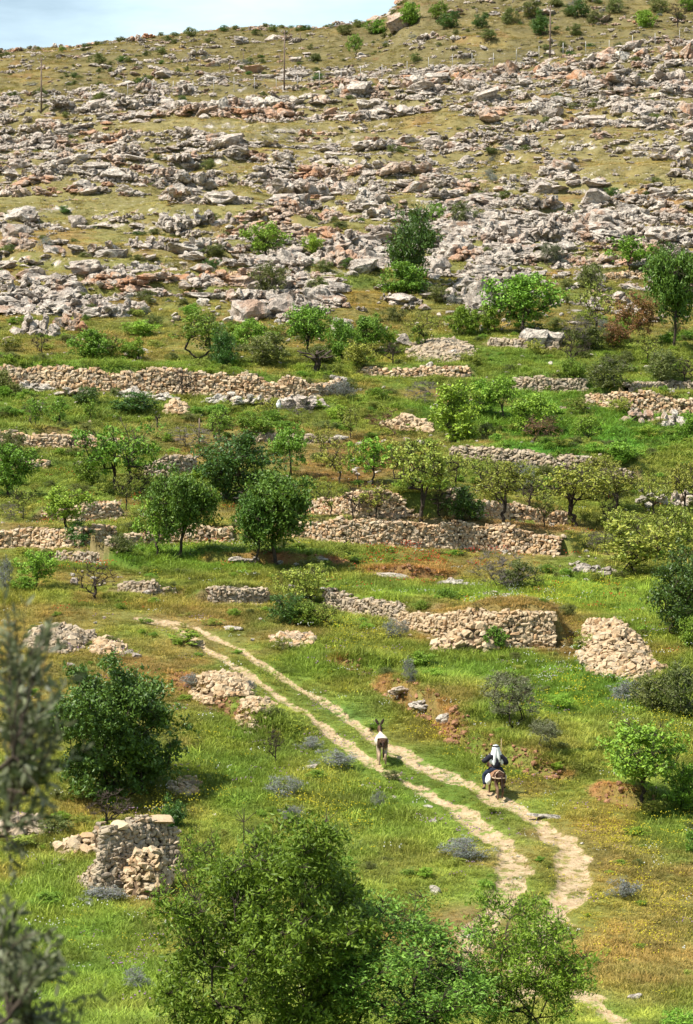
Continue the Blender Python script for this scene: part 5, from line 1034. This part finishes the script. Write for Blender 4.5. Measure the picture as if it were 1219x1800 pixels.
# ------------------------------------------------------------------ utility poles and wire fence
M_POLE = m_flat('weathered_pole_wood', (.17, .125, .095), .9, .3, 3)
M_METAL = m_flat('pale_fence_post', (.42, .40, .37), .6, .2, 2, .4)
M_WIRE = m_flat('fence_wire', (.26, .25, .24), .5, .1, 2, .5)
def cyl(bm, a, b, r0, r1, n=8):
    a, b = Vector(a), Vector(b); d = (b-a).normalized(); u = d.orthogonal().normalized(); v = d.cross(u)
    lo = [bm.verts.new(a+(u*math.cos(2*PI*k/n)+v*math.sin(2*PI*k/n))*r0) for k in range(n)]
    hi = [bm.verts.new(b+(u*math.cos(2*PI*k/n)+v*math.sin(2*PI*k/n))*r1) for k in range(n)]
    for k in range(n): bm.faces.new((lo[k], lo[(k+1) % n], hi[(k+1) % n], hi[k]))
    bm.faces.new(hi); bm.faces.new(lo[::-1])
def mesh_cyls(name, segs, mat, n=8):
    bm = bmesh.new()
    for s in segs: cyl(bm, *s, n=n)
    return bm_mesh(name, bm, mat, True)
for x, y, h, lab in ((73, 196, 94, 'wooden utility pole at the left end of the fence'), (500, 158, 104, 'wooden utility pole in the middle, the one rising to the skyline'), (967, 104, 94, 'wooden utility pole at the right among hilltop bushes')):
    p = cast(x, y); Hm = h*p.y/F; root = link('utility_pole', None, None, p); tag(root, lab, 'utility pole', 'utility poles along the fence')
    link('pole', mesh_cyls('pole', [((0, 0, -.4), (.05, 0, Hm), .12, .085)], M_POLE), root)
    link('crossarm', mesh_cyls('crossarm', [((-.45, -.14, Hm-.35), (.45, -.14, Hm-.35), .05, .05)], M_POLE, 6), root)
    for sx in (-.38, .38): link('insulator', mesh_cyls('insulator', [((sx, -.14, Hm-.31), (sx, -.14, Hm-.12), .06, .035)], M_METAL, 6), root)
pts = [(96, 190), (160, 178), (225, 173), (268, 169), (305, 168), (340, 168), (376, 164), (412, 162), (448, 162), (486, 160), (524, 158), (562, 152), (600, 147), (634, 143), (672, 140), (716, 134), (754, 127), (796, 121), (830, 119), (868, 119), (908, 112), (948, 107), (990, 101), (1030, 98), (1071, 96), (1112, 88), (1152, 84), (1195, 78), (1240, 74)]
P = [cast(x, y) for x, y in pts]; root = link('wire_fence', None, None, P[10]); tag(root, 'long wire fence with pale metal posts crossing the upper slope', 'fence')
for i, p in enumerate(P):
    q = p-P[10]; link('post', mesh_cyls('post', [((0, 0, -.2), (.03*random.uniform(-1, 1), 0, 2.0), .035, .035)], M_METAL, 6), root, q)
for hgt in (.35, .8, 1.25, 1.7): link('wire', mesh_cyls('wire', [(P[i]-P[10]+Vector((0, 0, hgt)), P[i+1]-P[10]+Vector((0, 0, hgt)), .010, .010) for i in range(len(P)-1)], M_WIRE, 3), root)
pts = [(330, 118), (352, 122), (404, 122), (428, 110), (492, 112), (528, 74)]; P = [cast(x, y) for x, y in pts]
for p, l in zip(P, ('leftmost', 'second', 'third', 'fourth', 'fifth', 'rightmost')): tag(link('fence_stake', mesh_cyls('fence_stake', [((0, 0, -.2), (.05, 0, 1.5), .06, .05)], M_POLE, 6), None, p), l+' dark wooden stake of the broken fence line below the skyline', 'stake', 'dark stakes below the skyline')
for x, y, h, lab in ((1068, 936, 24, 'dark fence stake at the right end of the tree row'), (878, 912, 30, 'thin dark stake beside the straight-trunked yellow-green tree'), (350, 775, 40, 'tall thin post in the dry twig tangle'), (628, 846, 14, 'short dark stake on the red earth')):
    p = cast(x, y); tag(link('fence_stake', mesh_cyls('fence_stake', [((0, 0, -.2), (.04, 0, h*p.y/F), .05, .04)], M_POLE, 6), None, p), lab, 'stake')
p = cast(490, 735); s = p.y/F
tag(link('stake', mesh_cyls('stake', [((0, 0, -.2), (0, 0, 20*s), .03, .025)], M_POLE, 6), None, p), 'thin stake with a white bag on its top, below the longest wall', 'stake')
bm = bmesh.new(); bmesh.ops.create_icosphere(bm, subdivisions=2, radius=1)
for v in bm.verts:
    t = v.co.z; w = (1-.45*max(t, 0))*(1+.12*math.sin(5*math.atan2(v.co.y, v.co.x))); v.co = Vector((v.co.x*.17*w, v.co.y*.12*w, t*.34))
M_WHITE = m_flat('white_plastic', (.78, .78, .76), .5, .06, 5, .3)
tag(link('white_bag', bm_mesh('white_bag', bm, M_WHITE, True), None, p+Vector((0, 0, 24*s))), 'small white plastic bag hung on a stake below the longest wall', 'bag')

# ------------------------------------------------------------------ donkeys and rider
def skin(name, J, E, mat, parent, sub=2, root=0):
    """one smooth surface grown over a skeleton of joints {name: (x, y, z, rx[, ry])}"""
    ks = list(J); bm = bmesh.new(); lay = bm.verts.layers.skin.verify(); vs = {}
    for i, k in enumerate(ks):
        c = J[k]; v = bm.verts.new(c[:3]); v[lay].radius = (c[3], c[4] if len(c) > 4 else c[3]); v[lay].use_root = (i == root); vs[k] = v
    for a, b in E: bm.edges.new((vs[a], vs[b]))
    me = bm_mesh(name, bm, mat); o = link(name, me, parent)
    md = o.modifiers.new('skin', 'SKIN'); md.use_smooth_shade = True; md.branch_smoothing = .4
    sb = o.modifiers.new('smooth', 'SUBSURF'); sb.levels = sub; sb.render_levels = sub
    return o
def m_coat(name, back, rump, leg, dark):
    b = NB(name); tcn = b.n('ShaderNodeTexCoord'); sp = b.n('ShaderNodeSeparateXYZ'); b.set(sp.inputs[0], tcn.outputs['Object'])
    nz = b.math('MULTIPLY', b.math('SUBTRACT', b.noise(6, 4, .6, tcn.outputs['Object']), .5), .22)
    y = b.math('ADD', sp.outputs[1], nz); z = b.math('ADD', sp.outputs[2], nz)
    c = b.mix(b.ramp(y, -.64, -.40), rump, back)
    c = b.mix(b.ramp(z, .40, .66), leg, c)
    c = b.mix(b.ramp(y, .50, .62), c, rump); c = b.mix(b.ramp(z, .0, .10), dark, c)
    c = b.mix(b.ramp(b.noise(38, 3, .6, b.mapv(tcn.outputs['Object'], (1, 1, .3))), .3, .7, 0, .3), c, dark)
    return b.finish(c, .8, .15)
def donkey(px, py, yaw, coat, m_dark, label, hs=1.0, stride=.06, head=0.0):
    p = cast(px, py); root = link('donkey', None, None, p, (0, 0, yaw)); root.scale = (hs, hs, hs); tag(root, label, 'donkey', 'donkeys on the cart track')
    J = {'pelvis': (0, -.42, .92, .235, .21), 'rump': (0, -.58, .90, .19, .19), 'dock': (0, -.71, .94, .06), 'loin': (0, -.16, .87, .31, .25), 'barrel': (0, .12, .85, .35, .26), 'chest': (0, .40, .88, .17, .20), 'neck0': (0, .58, 1.02, .10, .15), 'neck1': (0, .74, 1.20, .075, .11), 'poll': (head*.4, .85, 1.33, .075, .085), 'face': (head, 1.0, 1.23, .06, .07), 'nose': (head*1.4, 1.14, 1.08, .045, .05)}
    E = [('pelvis', 'rump'), ('rump', 'dock'), ('pelvis', 'loin'), ('loin', 'barrel'), ('barrel', 'chest'), ('chest', 'neck0'), ('neck0', 'neck1'), ('neck1', 'poll'), ('poll', 'face'), ('face', 'nose')]
    for s, n in ((-1, 'l'), (1, 'r')):
        q = stride*s
        J.update({n+'hip': (.12*s, -.50, .76, .105, .12), n+'stif': (.135*s, -.42+q, .58, .08, .09), n+'hock': (.125*s, -.62+q, .40, .052), n+'hfet': (.125*s, -.58+q*1.6, .13, .038), n+'hhoof': (.125*s, -.55+q*1.6, .03, .042),
                  n+'sho': (.11*s, .40, .70, .085, .10), n+'elb': (.12*s, .36-q, .55, .06), n+'knee': (.115*s, .40-q*1.4, .36, .05), n+'ffet': (.115*s, .38-q*2, .11, .037), n+'fhoof': (.115*s, .40-q*2, .03, .040)})
        E += [('rump', n+'hip'), (n+'hip', n+'stif'), (n+'stif', n+'hock'), (n+'hock', n+'hfet'), (n+'hfet', n+'hhoof'), ('chest', n+'sho'), (n+'sho', n+'elb'), (n+'elb', n+'knee'), (n+'knee', n+'ffet'), (n+'ffet', n+'fhoof')]
    skin('body', J, E, coat, root)
    for s in (-1, 1):
        bm = bmesh.new(); base = Vector((head*.4+.055*s, .85, 1.385)); tip = base+Vector((.10*s, .02, .24)); ax = tip-base; ring = []
        for t, w in ((0, .028), (.25, .056), (.55, .060), (.8, .042), (1, .008)):
            c = base+ax*t; ring.append([bm.verts.new(c+Vector((w*math.cos(a), .016*math.sin(a), 0))) for a in [2*PI*k/8 for k in range(8)]])
        for a, b2 in zip(ring, ring[1:]):
            for k in range(8): bm.faces.new((a[k], a[(k+1) % 8], b2[(k+1) % 8], b2[k]))
        bm.faces.new(ring[-1]); link('ear', bm_mesh('ear', bm, m_dark, True), root)
    skin('tail', {'a': (0, -.70, .96, .035), 'b': (.01, -.79, .86, .03), 'c': (.015, -.81, .66, .026), 'd': (.02, -.80, .48, .045), 'e': (.02, -.79, .32, .018)}, [('a', 'b'), ('b', 'c'), ('c', 'd'), ('d', 'e')], m_dark, root, 1)
    skin('mane', {'a': (0, .50, 1.20, .022, .05), 'b': (0, .66, 1.33, .022, .05), 'c': (0, .80, 1.43, .02, .035)}, [('a', 'b'), ('b', 'c')], m_dark, root, 1)
    return root, p
M_DK = m_flat('dark_donkey_hair', (.045, .028, .022), .85, .3, 20)
COAT1 = m_coat('cream_brown_coat', (.66, .56, .43), (.12, .065, .04), (.45, .32, .21), (.06, .04, .03))
COAT2 = m_coat('dark_brown_coat', (.11, .06, .04), (.085, .043, .028), (.20, .12, .075), (.035, .022, .018))
donkey(671, 1342, math.radians(3), COAT1, M_DK, 'loose donkey with cream flanks and dark brown rump walking ahead on the track', 1.03, .05, -.04)
R2, p2 = donkey(872, 1402, math.radians(14), COAT2, M_DK, 'dark brown donkey carrying the rider in a white headcloth', .96, .07)
M_PAD = m_flat('saddle_pad_cloth', (.27, .15, .085), .9, .35, 14); M_STRAP = m_flat('tan_strap', (.50, .36, .24), .7, .15, 10)
def band(name, pts, w, mat, parent, th=.012):
    """flat strap through points"""
    bm = bmesh.new(); prev = None
    for i, q in enumerate(pts):
        q = Vector(q); d = (Vector(pts[min(i+1, len(pts)-1)])-Vector(pts[max(i-1, 0)])).normalized(); out = Vector((q.x, (q.y+.3)*.6, q.z-.85)).normalized(); sd = d.cross(out).normalized()
        cur = [bm.verts.new(q+sd*a*w/2+out*b2*th) for a, b2 in ((-1, 0), (1, 0), (1, 1), (-1, 1))]
        if prev:
            for k in range(4): bm.faces.new((prev[k], prev[(k+1) % 4], cur[(k+1) % 4], cur[k]))
        prev = cur
    return link(name, bm_mesh(name, bm, mat, True), parent)
bm = bmesh.new(); rows = []
for j in range(9):
    yy = -.34+.72*j/8; row = []
    for i in range(13):
        a = math.radians(-108+216*i/12); wob = 1+.03*math.sin(i*2.1+j); row.append(bm.verts.new((.262*math.sin(a)*wob, yy+.015*math.sin(i*1.7), .885+.245*math.cos(a)*wob)))
    rows.append(row)
for a, b2 in zip(rows, rows[1:]):
    for k in range(12): bm.faces.new((a[k], a[k+1], b2[k+1], b2[k]))
pad = link('saddle_pad', bm_mesh('saddle_pad', bm, M_PAD, True), R2); pad.modifiers.new('thick', 'SOLIDIFY').thickness = .04
band('breeching_strap', [(.25, -.30, .86), (.235, -.52, .86), (.15, -.70, .87), (0, -.76, .875), (-.15, -.70, .87), (-.235, -.52, .86), (-.25, -.30, .86)], .045, M_STRAP, R2)
band('rump_strap', [(.20, -.62, .90), (.14, -.52, 1.06), (0, -.46, 1.145), (-.14, -.52, 1.06), (-.20, -.62, .90)], .035, M_STRAP, R2)
# rider: local frame of the donkey he sits on
RR = link('person', None, None, p2, (0, 0, math.radians(14))); RR.scale = (1.10, 1.10, 1.10); RR.location.z -= .10; tag(RR, 'person in dark jacket and white headcloth riding the dark donkey, seen from behind', 'person')
M_SKIN = m_flat('skin', (.36, .20, .13), .6, .1, 10, .3); M_JKT = m_flat('dark_navy_jacket', (.022, .022, .032), .85, .3, 12); M_TRS = m_flat('blue_black_trousers', (.022, .028, .05), .85, .25, 12); M_SHOE = m_flat('black_shoe', (.02, .018, .017), .5, .2, 10)
hz = 1.10
J = {'pelvis': (0, -.02, hz, .13, .11), 'waist': (0, -.02, hz+.18, .12, .095), 'chest': (0, 0, hz+.38, .145, .10), 'neck': (0, .02, hz+.54, .055), 'head': (0, .05, hz+.66, .078, .09), 'crown': (0, .045, hz+.755, .07, .08)}
E = [('pelvis', 'waist'), ('waist', 'chest'), ('chest', 'neck'), ('neck', 'head'), ('head', 'crown')]
HAND = {}
for s, n in ((-1, 'l'), (1, 'r')):
    el = (-.43, -.02, hz+.26) if s < 0 else (.40, -.05, hz+.17); wr = (-.40, .22, hz+.28) if s < 0 else (.26, .20, hz+.16)
    J.update({n+'sh': (.19*s, 0, hz+.44, .062), n+'el': (*el, .042), n+'wr': (*wr, .030), n+'hip': (.13*s, .02, hz-.04, .09), n+'kn': (.34*s, .30, hz-.24, .062), n+'an': (.35*s, .16, hz-.64, .042), n+'toe': (.37*s, .30, hz-.70, .034)})
    E += [('chest', n+'sh'), (n+'sh', n+'el'), (n+'el', n+'wr'), ('pelvis', n+'hip'), (n+'hip', n+'kn'), (n+'kn', n+'an'), (n+'an', n+'toe')]
    w = Vector(wr); f = (Vector(wr)-Vector(el)).normalized(); sd = Vector((0, 0, 1)).cross(f).normalized(); J[n+'palm'] = (*(w+f*.06), .032, .02); E.append((n+'wr', n+'palm')); HAND[n] = (w, f)
    for k in range(4):
        a = w+f*.10+sd*(k-1.5)*.02; b2 = a+f*(.035-.004*abs(k-1.5))+Vector((0, 0, -.012)); c = b2-Vector((0, 0, .032))
        J[f'{n}f{k}a'] = (*a, .010); J[f'{n}f{k}b'] = (*b2, .009); J[f'{n}f{k}c'] = (*c, .008); E += [(n+'palm', f'{n}f{k}a'), (f'{n}f{k}a', f'{n}f{k}b'), (f'{n}f{k}b', f'{n}f{k}c')]
    t1 = w+f*.05-sd*s*.035; J[n+'t1'] = (*t1, .011); J[n+'t2'] = (*(t1+f*.04-Vector((0, 0, .02))), .009); E += [(n+'palm', n+'t1'), (n+'t1', n+'t2')]
skin('body', J, E, M_SKIN, RR)
Jt = {'hem': (0, -.03, hz-.02, .185, .15), 'waist': (0, -.02, hz+.16, .165, .135), 'chest': (0, 0, hz+.36, .22, .16), 'collar': (0, .015, hz+.50, .10, .09)}
Et = [('hem', 'waist'), ('waist', 'chest'), ('chest', 'collar')]
for s, n in ((-1, 'l'), (1, 'r')):
    for q, r in (('sh', .115), ('el', .095), ('wr', .06)): Jt[n+q] = (*J[n+q][:3], r)
    w, f = HAND[n]; Jt[n+'wr'] = (*(w-f*.01), .052); Et += [('chest', n+'sh'), (n+'sh', n+'el'), (n+'el', n+'wr')]
skin('jacket', Jt, Et, M_JKT, RR)
Jr = {'seat': (0, -.03, hz-.0, .17, .14)}; Er = []
for s, n in ((-1, 'l'), (1, 'r')):
    Jr[n+'hip'] = (.15*s, .02, hz-.04, .125); Jr[n+'kn'] = (.34*s, .29, hz-.24, .09); Jr[n+'an'] = (.35*s, .17, hz-.58, .065); Er += [('seat', n+'hip'), (n+'hip', n+'kn'), (n+'kn', n+'an')]
    skin('shoe', {'a': (.35*s, .14, hz-.68, .05), 'b': (.36*s, .24, hz-.71, .05, .04), 'c': (.375*s, .35, hz-.72, .04, .03)}, [('a', 'b'), ('b', 'c')], M_SHOE, RR, 1)
skin('trousers', Jr, Er, M_TRS, RR)
bm = bmesh.new(); hc = Vector((0, .03, hz+.70)); NA = 28     # headcloth: cap over the head, falling down the back
prof_h = [(.045, .125), (.085, .09), (.112, .03), (.118, -.05), (.122, -.12), (.145, -.22), (.185, -.34), (.195, -.46), (.175, -.56), (.16, -.62)]
rows = []
for r_, dz in prof_h:
    row = []
    for k in range(NA+1):
        t = k/NA; op = .52*PI if dz < .05 else .0               # open round the face
        a = PI/2+op+(2*PI-2*op)*t                               # angle, face towards +Y
        fold = 1+(.10 if dz < -.1 else .02)*math.sin(a*9); low = dz < -.25
        hem = dz*(1-.16*abs(math.sin(a*2.0+.7))*(dz < -.5))
        dep = 1.0 if not low else .62
        row.append(bm.verts.new(hc+Vector((r_*(1.15 if dz > -.1 else 1.38)*math.cos(a)*fold, r_*math.sin(a)*fold*dep-(.03 if low else 0), hem))))
    rows.append(row)
top = bm.verts.new(hc+Vector((0, 0, .135)))
for k in range(NA): bm.faces.new((rows[0][k], rows[0][k+1], top))
for a, b2 in zip(rows, rows[1:]):
    for k in range(NA): bm.faces.new((a[k], a[k+1], b2[k+1], b2[k]))
M_CLOTH = m_flat('white_headcloth', (.80, .80, .80), .8, .05, 20, .1)
hcl = link('headcloth', bm_mesh('headcloth', bm, M_CLOTH, True), RR); hcl.modifiers.new('thick', 'SOLIDIFY').thickness = .008
bm = bmesh.new()
for zz in (.062, .086):
    ring = []
    for k in range(20):
        a = 2*PI*k/20; ring.append([bm.verts.new(hc+Vector(((.112-.2*(zz-.06)+.013*math.cos(b))*math.cos(a), (.112-.2*(zz-.06)+.013*math.cos(b))*math.sin(a), zz+.013*math.sin(b)))) for b in (0, PI/2, PI, 3*PI/2)])
    for k in range(20):
        for j in range(4): bm.faces.new((ring[k][j], ring[(k+1) % 20][j], ring[(k+1) % 20][(j+1) % 4], ring[k][(j+1) % 4]))
link('headcloth_cord', bm_mesh('headcloth_cord', bm, M_SHOE, True), RR)
def rider_pt(x, y, z):
    c, s = math.cos(math.radians(14)), math.sin(math.radians(14)); return Vector((p2.x+x*c-y*s, p2.y+x*s+y*c, p2.z+z))
a = rider_pt(.27, .24, hz+.05)
tag(link('riding_stick', mesh_cyls('riding_stick', [((0, 0, 0), (.02, .12, 1.05), .012, .008)], M_STRAP, 6), None, a), 'thin pale stick held upright in the right hand of the rider', 'stick')
bm = bmesh.new(); bmesh.ops.create_icosphere(bm, subdivisions=3, radius=1)
for v in bm.verts:
    t = v.co.z; w = (1-.55*max(0, t)**2+.12*max(0, -t))*(1+.07*math.sin(4*math.atan2(v.co.y, v.co.x)+3*t)); v.co = Vector((v.co.x*.11*w, v.co.y*.17*w, t*.21+.02*math.sin(7*v.co.y)))
tag(link('white_sack', bm_mesh('white_sack', bm, M_WHITE, True), None, rider_pt(-.33, -.10, .74), (0, .15, math.radians(14))), 'white sack hanging on the left flank of the ridden donkey', 'sack')
bm = bmesh.new(); bmesh.ops.create_icosphere(bm, subdivisions=3, radius=1)
for v in bm.verts: t = v.co.z; w = 1-.4*max(0, t)**2; v.co = Vector((v.co.x*.10*w, v.co.y*.15*w, t*.18))
tag(link('pale_sack', bm_mesh('pale_sack', bm, m_flat('pale_sackcloth', (.55, .50, .45), .8, .2, 9), True), None, rider_pt(.31, -.05, .78), (0, -.15, math.radians(14))), 'pale cloth sack on the right flank of the ridden donkey', 'sack')

# ------------------------------------------------------------------ the near olive tree whose twigs hang into the left edge
def at_px(px, py, Y):
    u, t = ray(px, py); return np.array([u*Y, Y, t*Y])
def near_olive():
    r = np.random.default_rng(77); base = np.array([-2.5, 12.3, 0.]); base[2] = float(height(base[0], base[1]))
    nodes = [base]; par = [0]; rad = [.13]
    def chain(p, q, k, r0, r1, bow=.1, jit=.02):
        a = nodes[p].copy(); L = np.linalg.norm(q-a)
        for i in range(1, k+1):
            t = i/k; nodes.append(a*(1-t)+q*t+np.array([0, 0, bow*L*math.sin(PI*t)])+r.normal(0, jit, 3)*(t < 1)); par.append(p); rad.append(r0*(1-t)+r1*t); p = len(nodes)-1
        return p
    t1 = chain(0, base+np.array([.15, -.1, 1.1]), 4, .12, .085)
    limbs = []
    for (px, py, Y) in ((-60, 1480, 12.2), (-40, 1360, 11.8), (-70, 1250, 12.5), (-50, 1840, 11.6), (-90, 1700, 12.0)):
        limbs.append(chain(t1, at_px(px, py, Y), 5, .05, .022, .08))
    tops = [chain(limbs[1], at_px(25, 1330, 11.8), 3, .018, .010), chain(limbs[0], at_px(45, 1395, 12.1), 3, .018, .010), chain(limbs[2], at_px(15, 1230, 12.4), 3, .018, .010), chain(limbs[0], at_px(10, 1470, 12.3), 3, .016, .010),
            chain(limbs[3], at_px(15, 1790, 11.6), 3, .018, .010), chain(limbs[3], at_px(60, 1830, 11.8), 3, .018, .010), chain(limbs[4], at_px(0, 1690, 12.0), 3, .016, .010)]
    tips = [(0, 8, 1042), (0, 48, 1052), (0, 100, 1066), (0, 72, 1110), (2, -10, 1100), (0, 138, 1182), (1, 118, 1275), (1, 150, 1318), (2, 60, 1160), (2, 30, 1130), (2, 85, 1200), (0, 95, 1230), (3, 70, 1420), (3, 40, 1500), (3, 25, 1545), (1, 100, 1350),
            (6, 14, 1575), (6, 38, 1598), (4, 62, 1640), (4, 105, 1700), (5, 182, 1738), (5, 150, 1770), (4, 90, 1690), (4, 40, 1660), (5, 130, 1800), (6, 5, 1610)]
    for k in range(46): tips.append((int(r.integers(0, 4)), r.uniform(-15, 112), r.uniform(1080, 1450)))
    for k in range(40): tips.append((4+int(r.integers(0, 3)), r.uniform(-10, 130), r.uniform(1640, 1830)))
    LP = []; LD = []
    for b, x, y in tips:
        j = tops[b]; q = at_px(x, y, 12.0+r.normal(0, .28)); n0 = len(nodes); e = chain(j, q, 9, .0055, .0016, .06, .006)
        pts = np.array([nodes[i] for i in range(n0, e+1)])
        for i in range(2, len(pts)):
            d = pts[i]-pts[i-1]; d /= np.linalg.norm(d)
            for s in (-1, 1):
                for rep in range(1+(r.random() < .5)):
                    sd = np.cross(d, r.normal(size=3)); sd /= np.linalg.norm(sd); LP.append(pts[i-1]+(pts[i]-pts[i-1])*r.random()); LD.append(d*.75+sd*r.uniform(.4, .9))
    LP = np.array(LP); LD = np.array(LD); LD /= np.linalg.norm(LD, axis=1)[:, None]; n = len(LP)
    v = np.cross(LD, r.normal(size=(n, 3))); v /= np.linalg.norm(v, axis=1)[:, None]; nn = np.cross(LD, v); L = r.uniform(.045, .075, n)[:, None]; w = L*.15
    V = np.stack([LP, LP+LD*L*.35+v*w, LP+LD*L*.75+v*w*.8+nn*w*.3, LP+LD*L+nn*w*.5, LP+LD*L*.75-v*w*.8+nn*w*.3, LP+LD*L*.35-v*w], 1).reshape(-1, 3); o = np.arange(n)[:, None]*6
    Fc = np.concatenate([o+[0, 1, 5], o+[1, 2, 4], o+[1, 4, 5], o+[2, 3, 4]], 0)
    TV, TF = tube_mesh(np.array(nodes), par, np.array(rad))
    root = link('olive_tree', None, None, Vector(base)); tag(root, 'blurred grey-green olive branches hanging in close at the left edge', 'tree')
    b = NB('olive_leaf'); c = b.mix(b.island(), (.05, .055, .022), (.19, .205, .11)); mt = b.finish(c, .5, .3, trans=.25)
    link('trunk', npmesh('trunk', np.array(TV)-base, np.array(TF), MB_D, True), root); link('crown', npmesh('crown', V-base, Fc, mt), root)
near_olive()
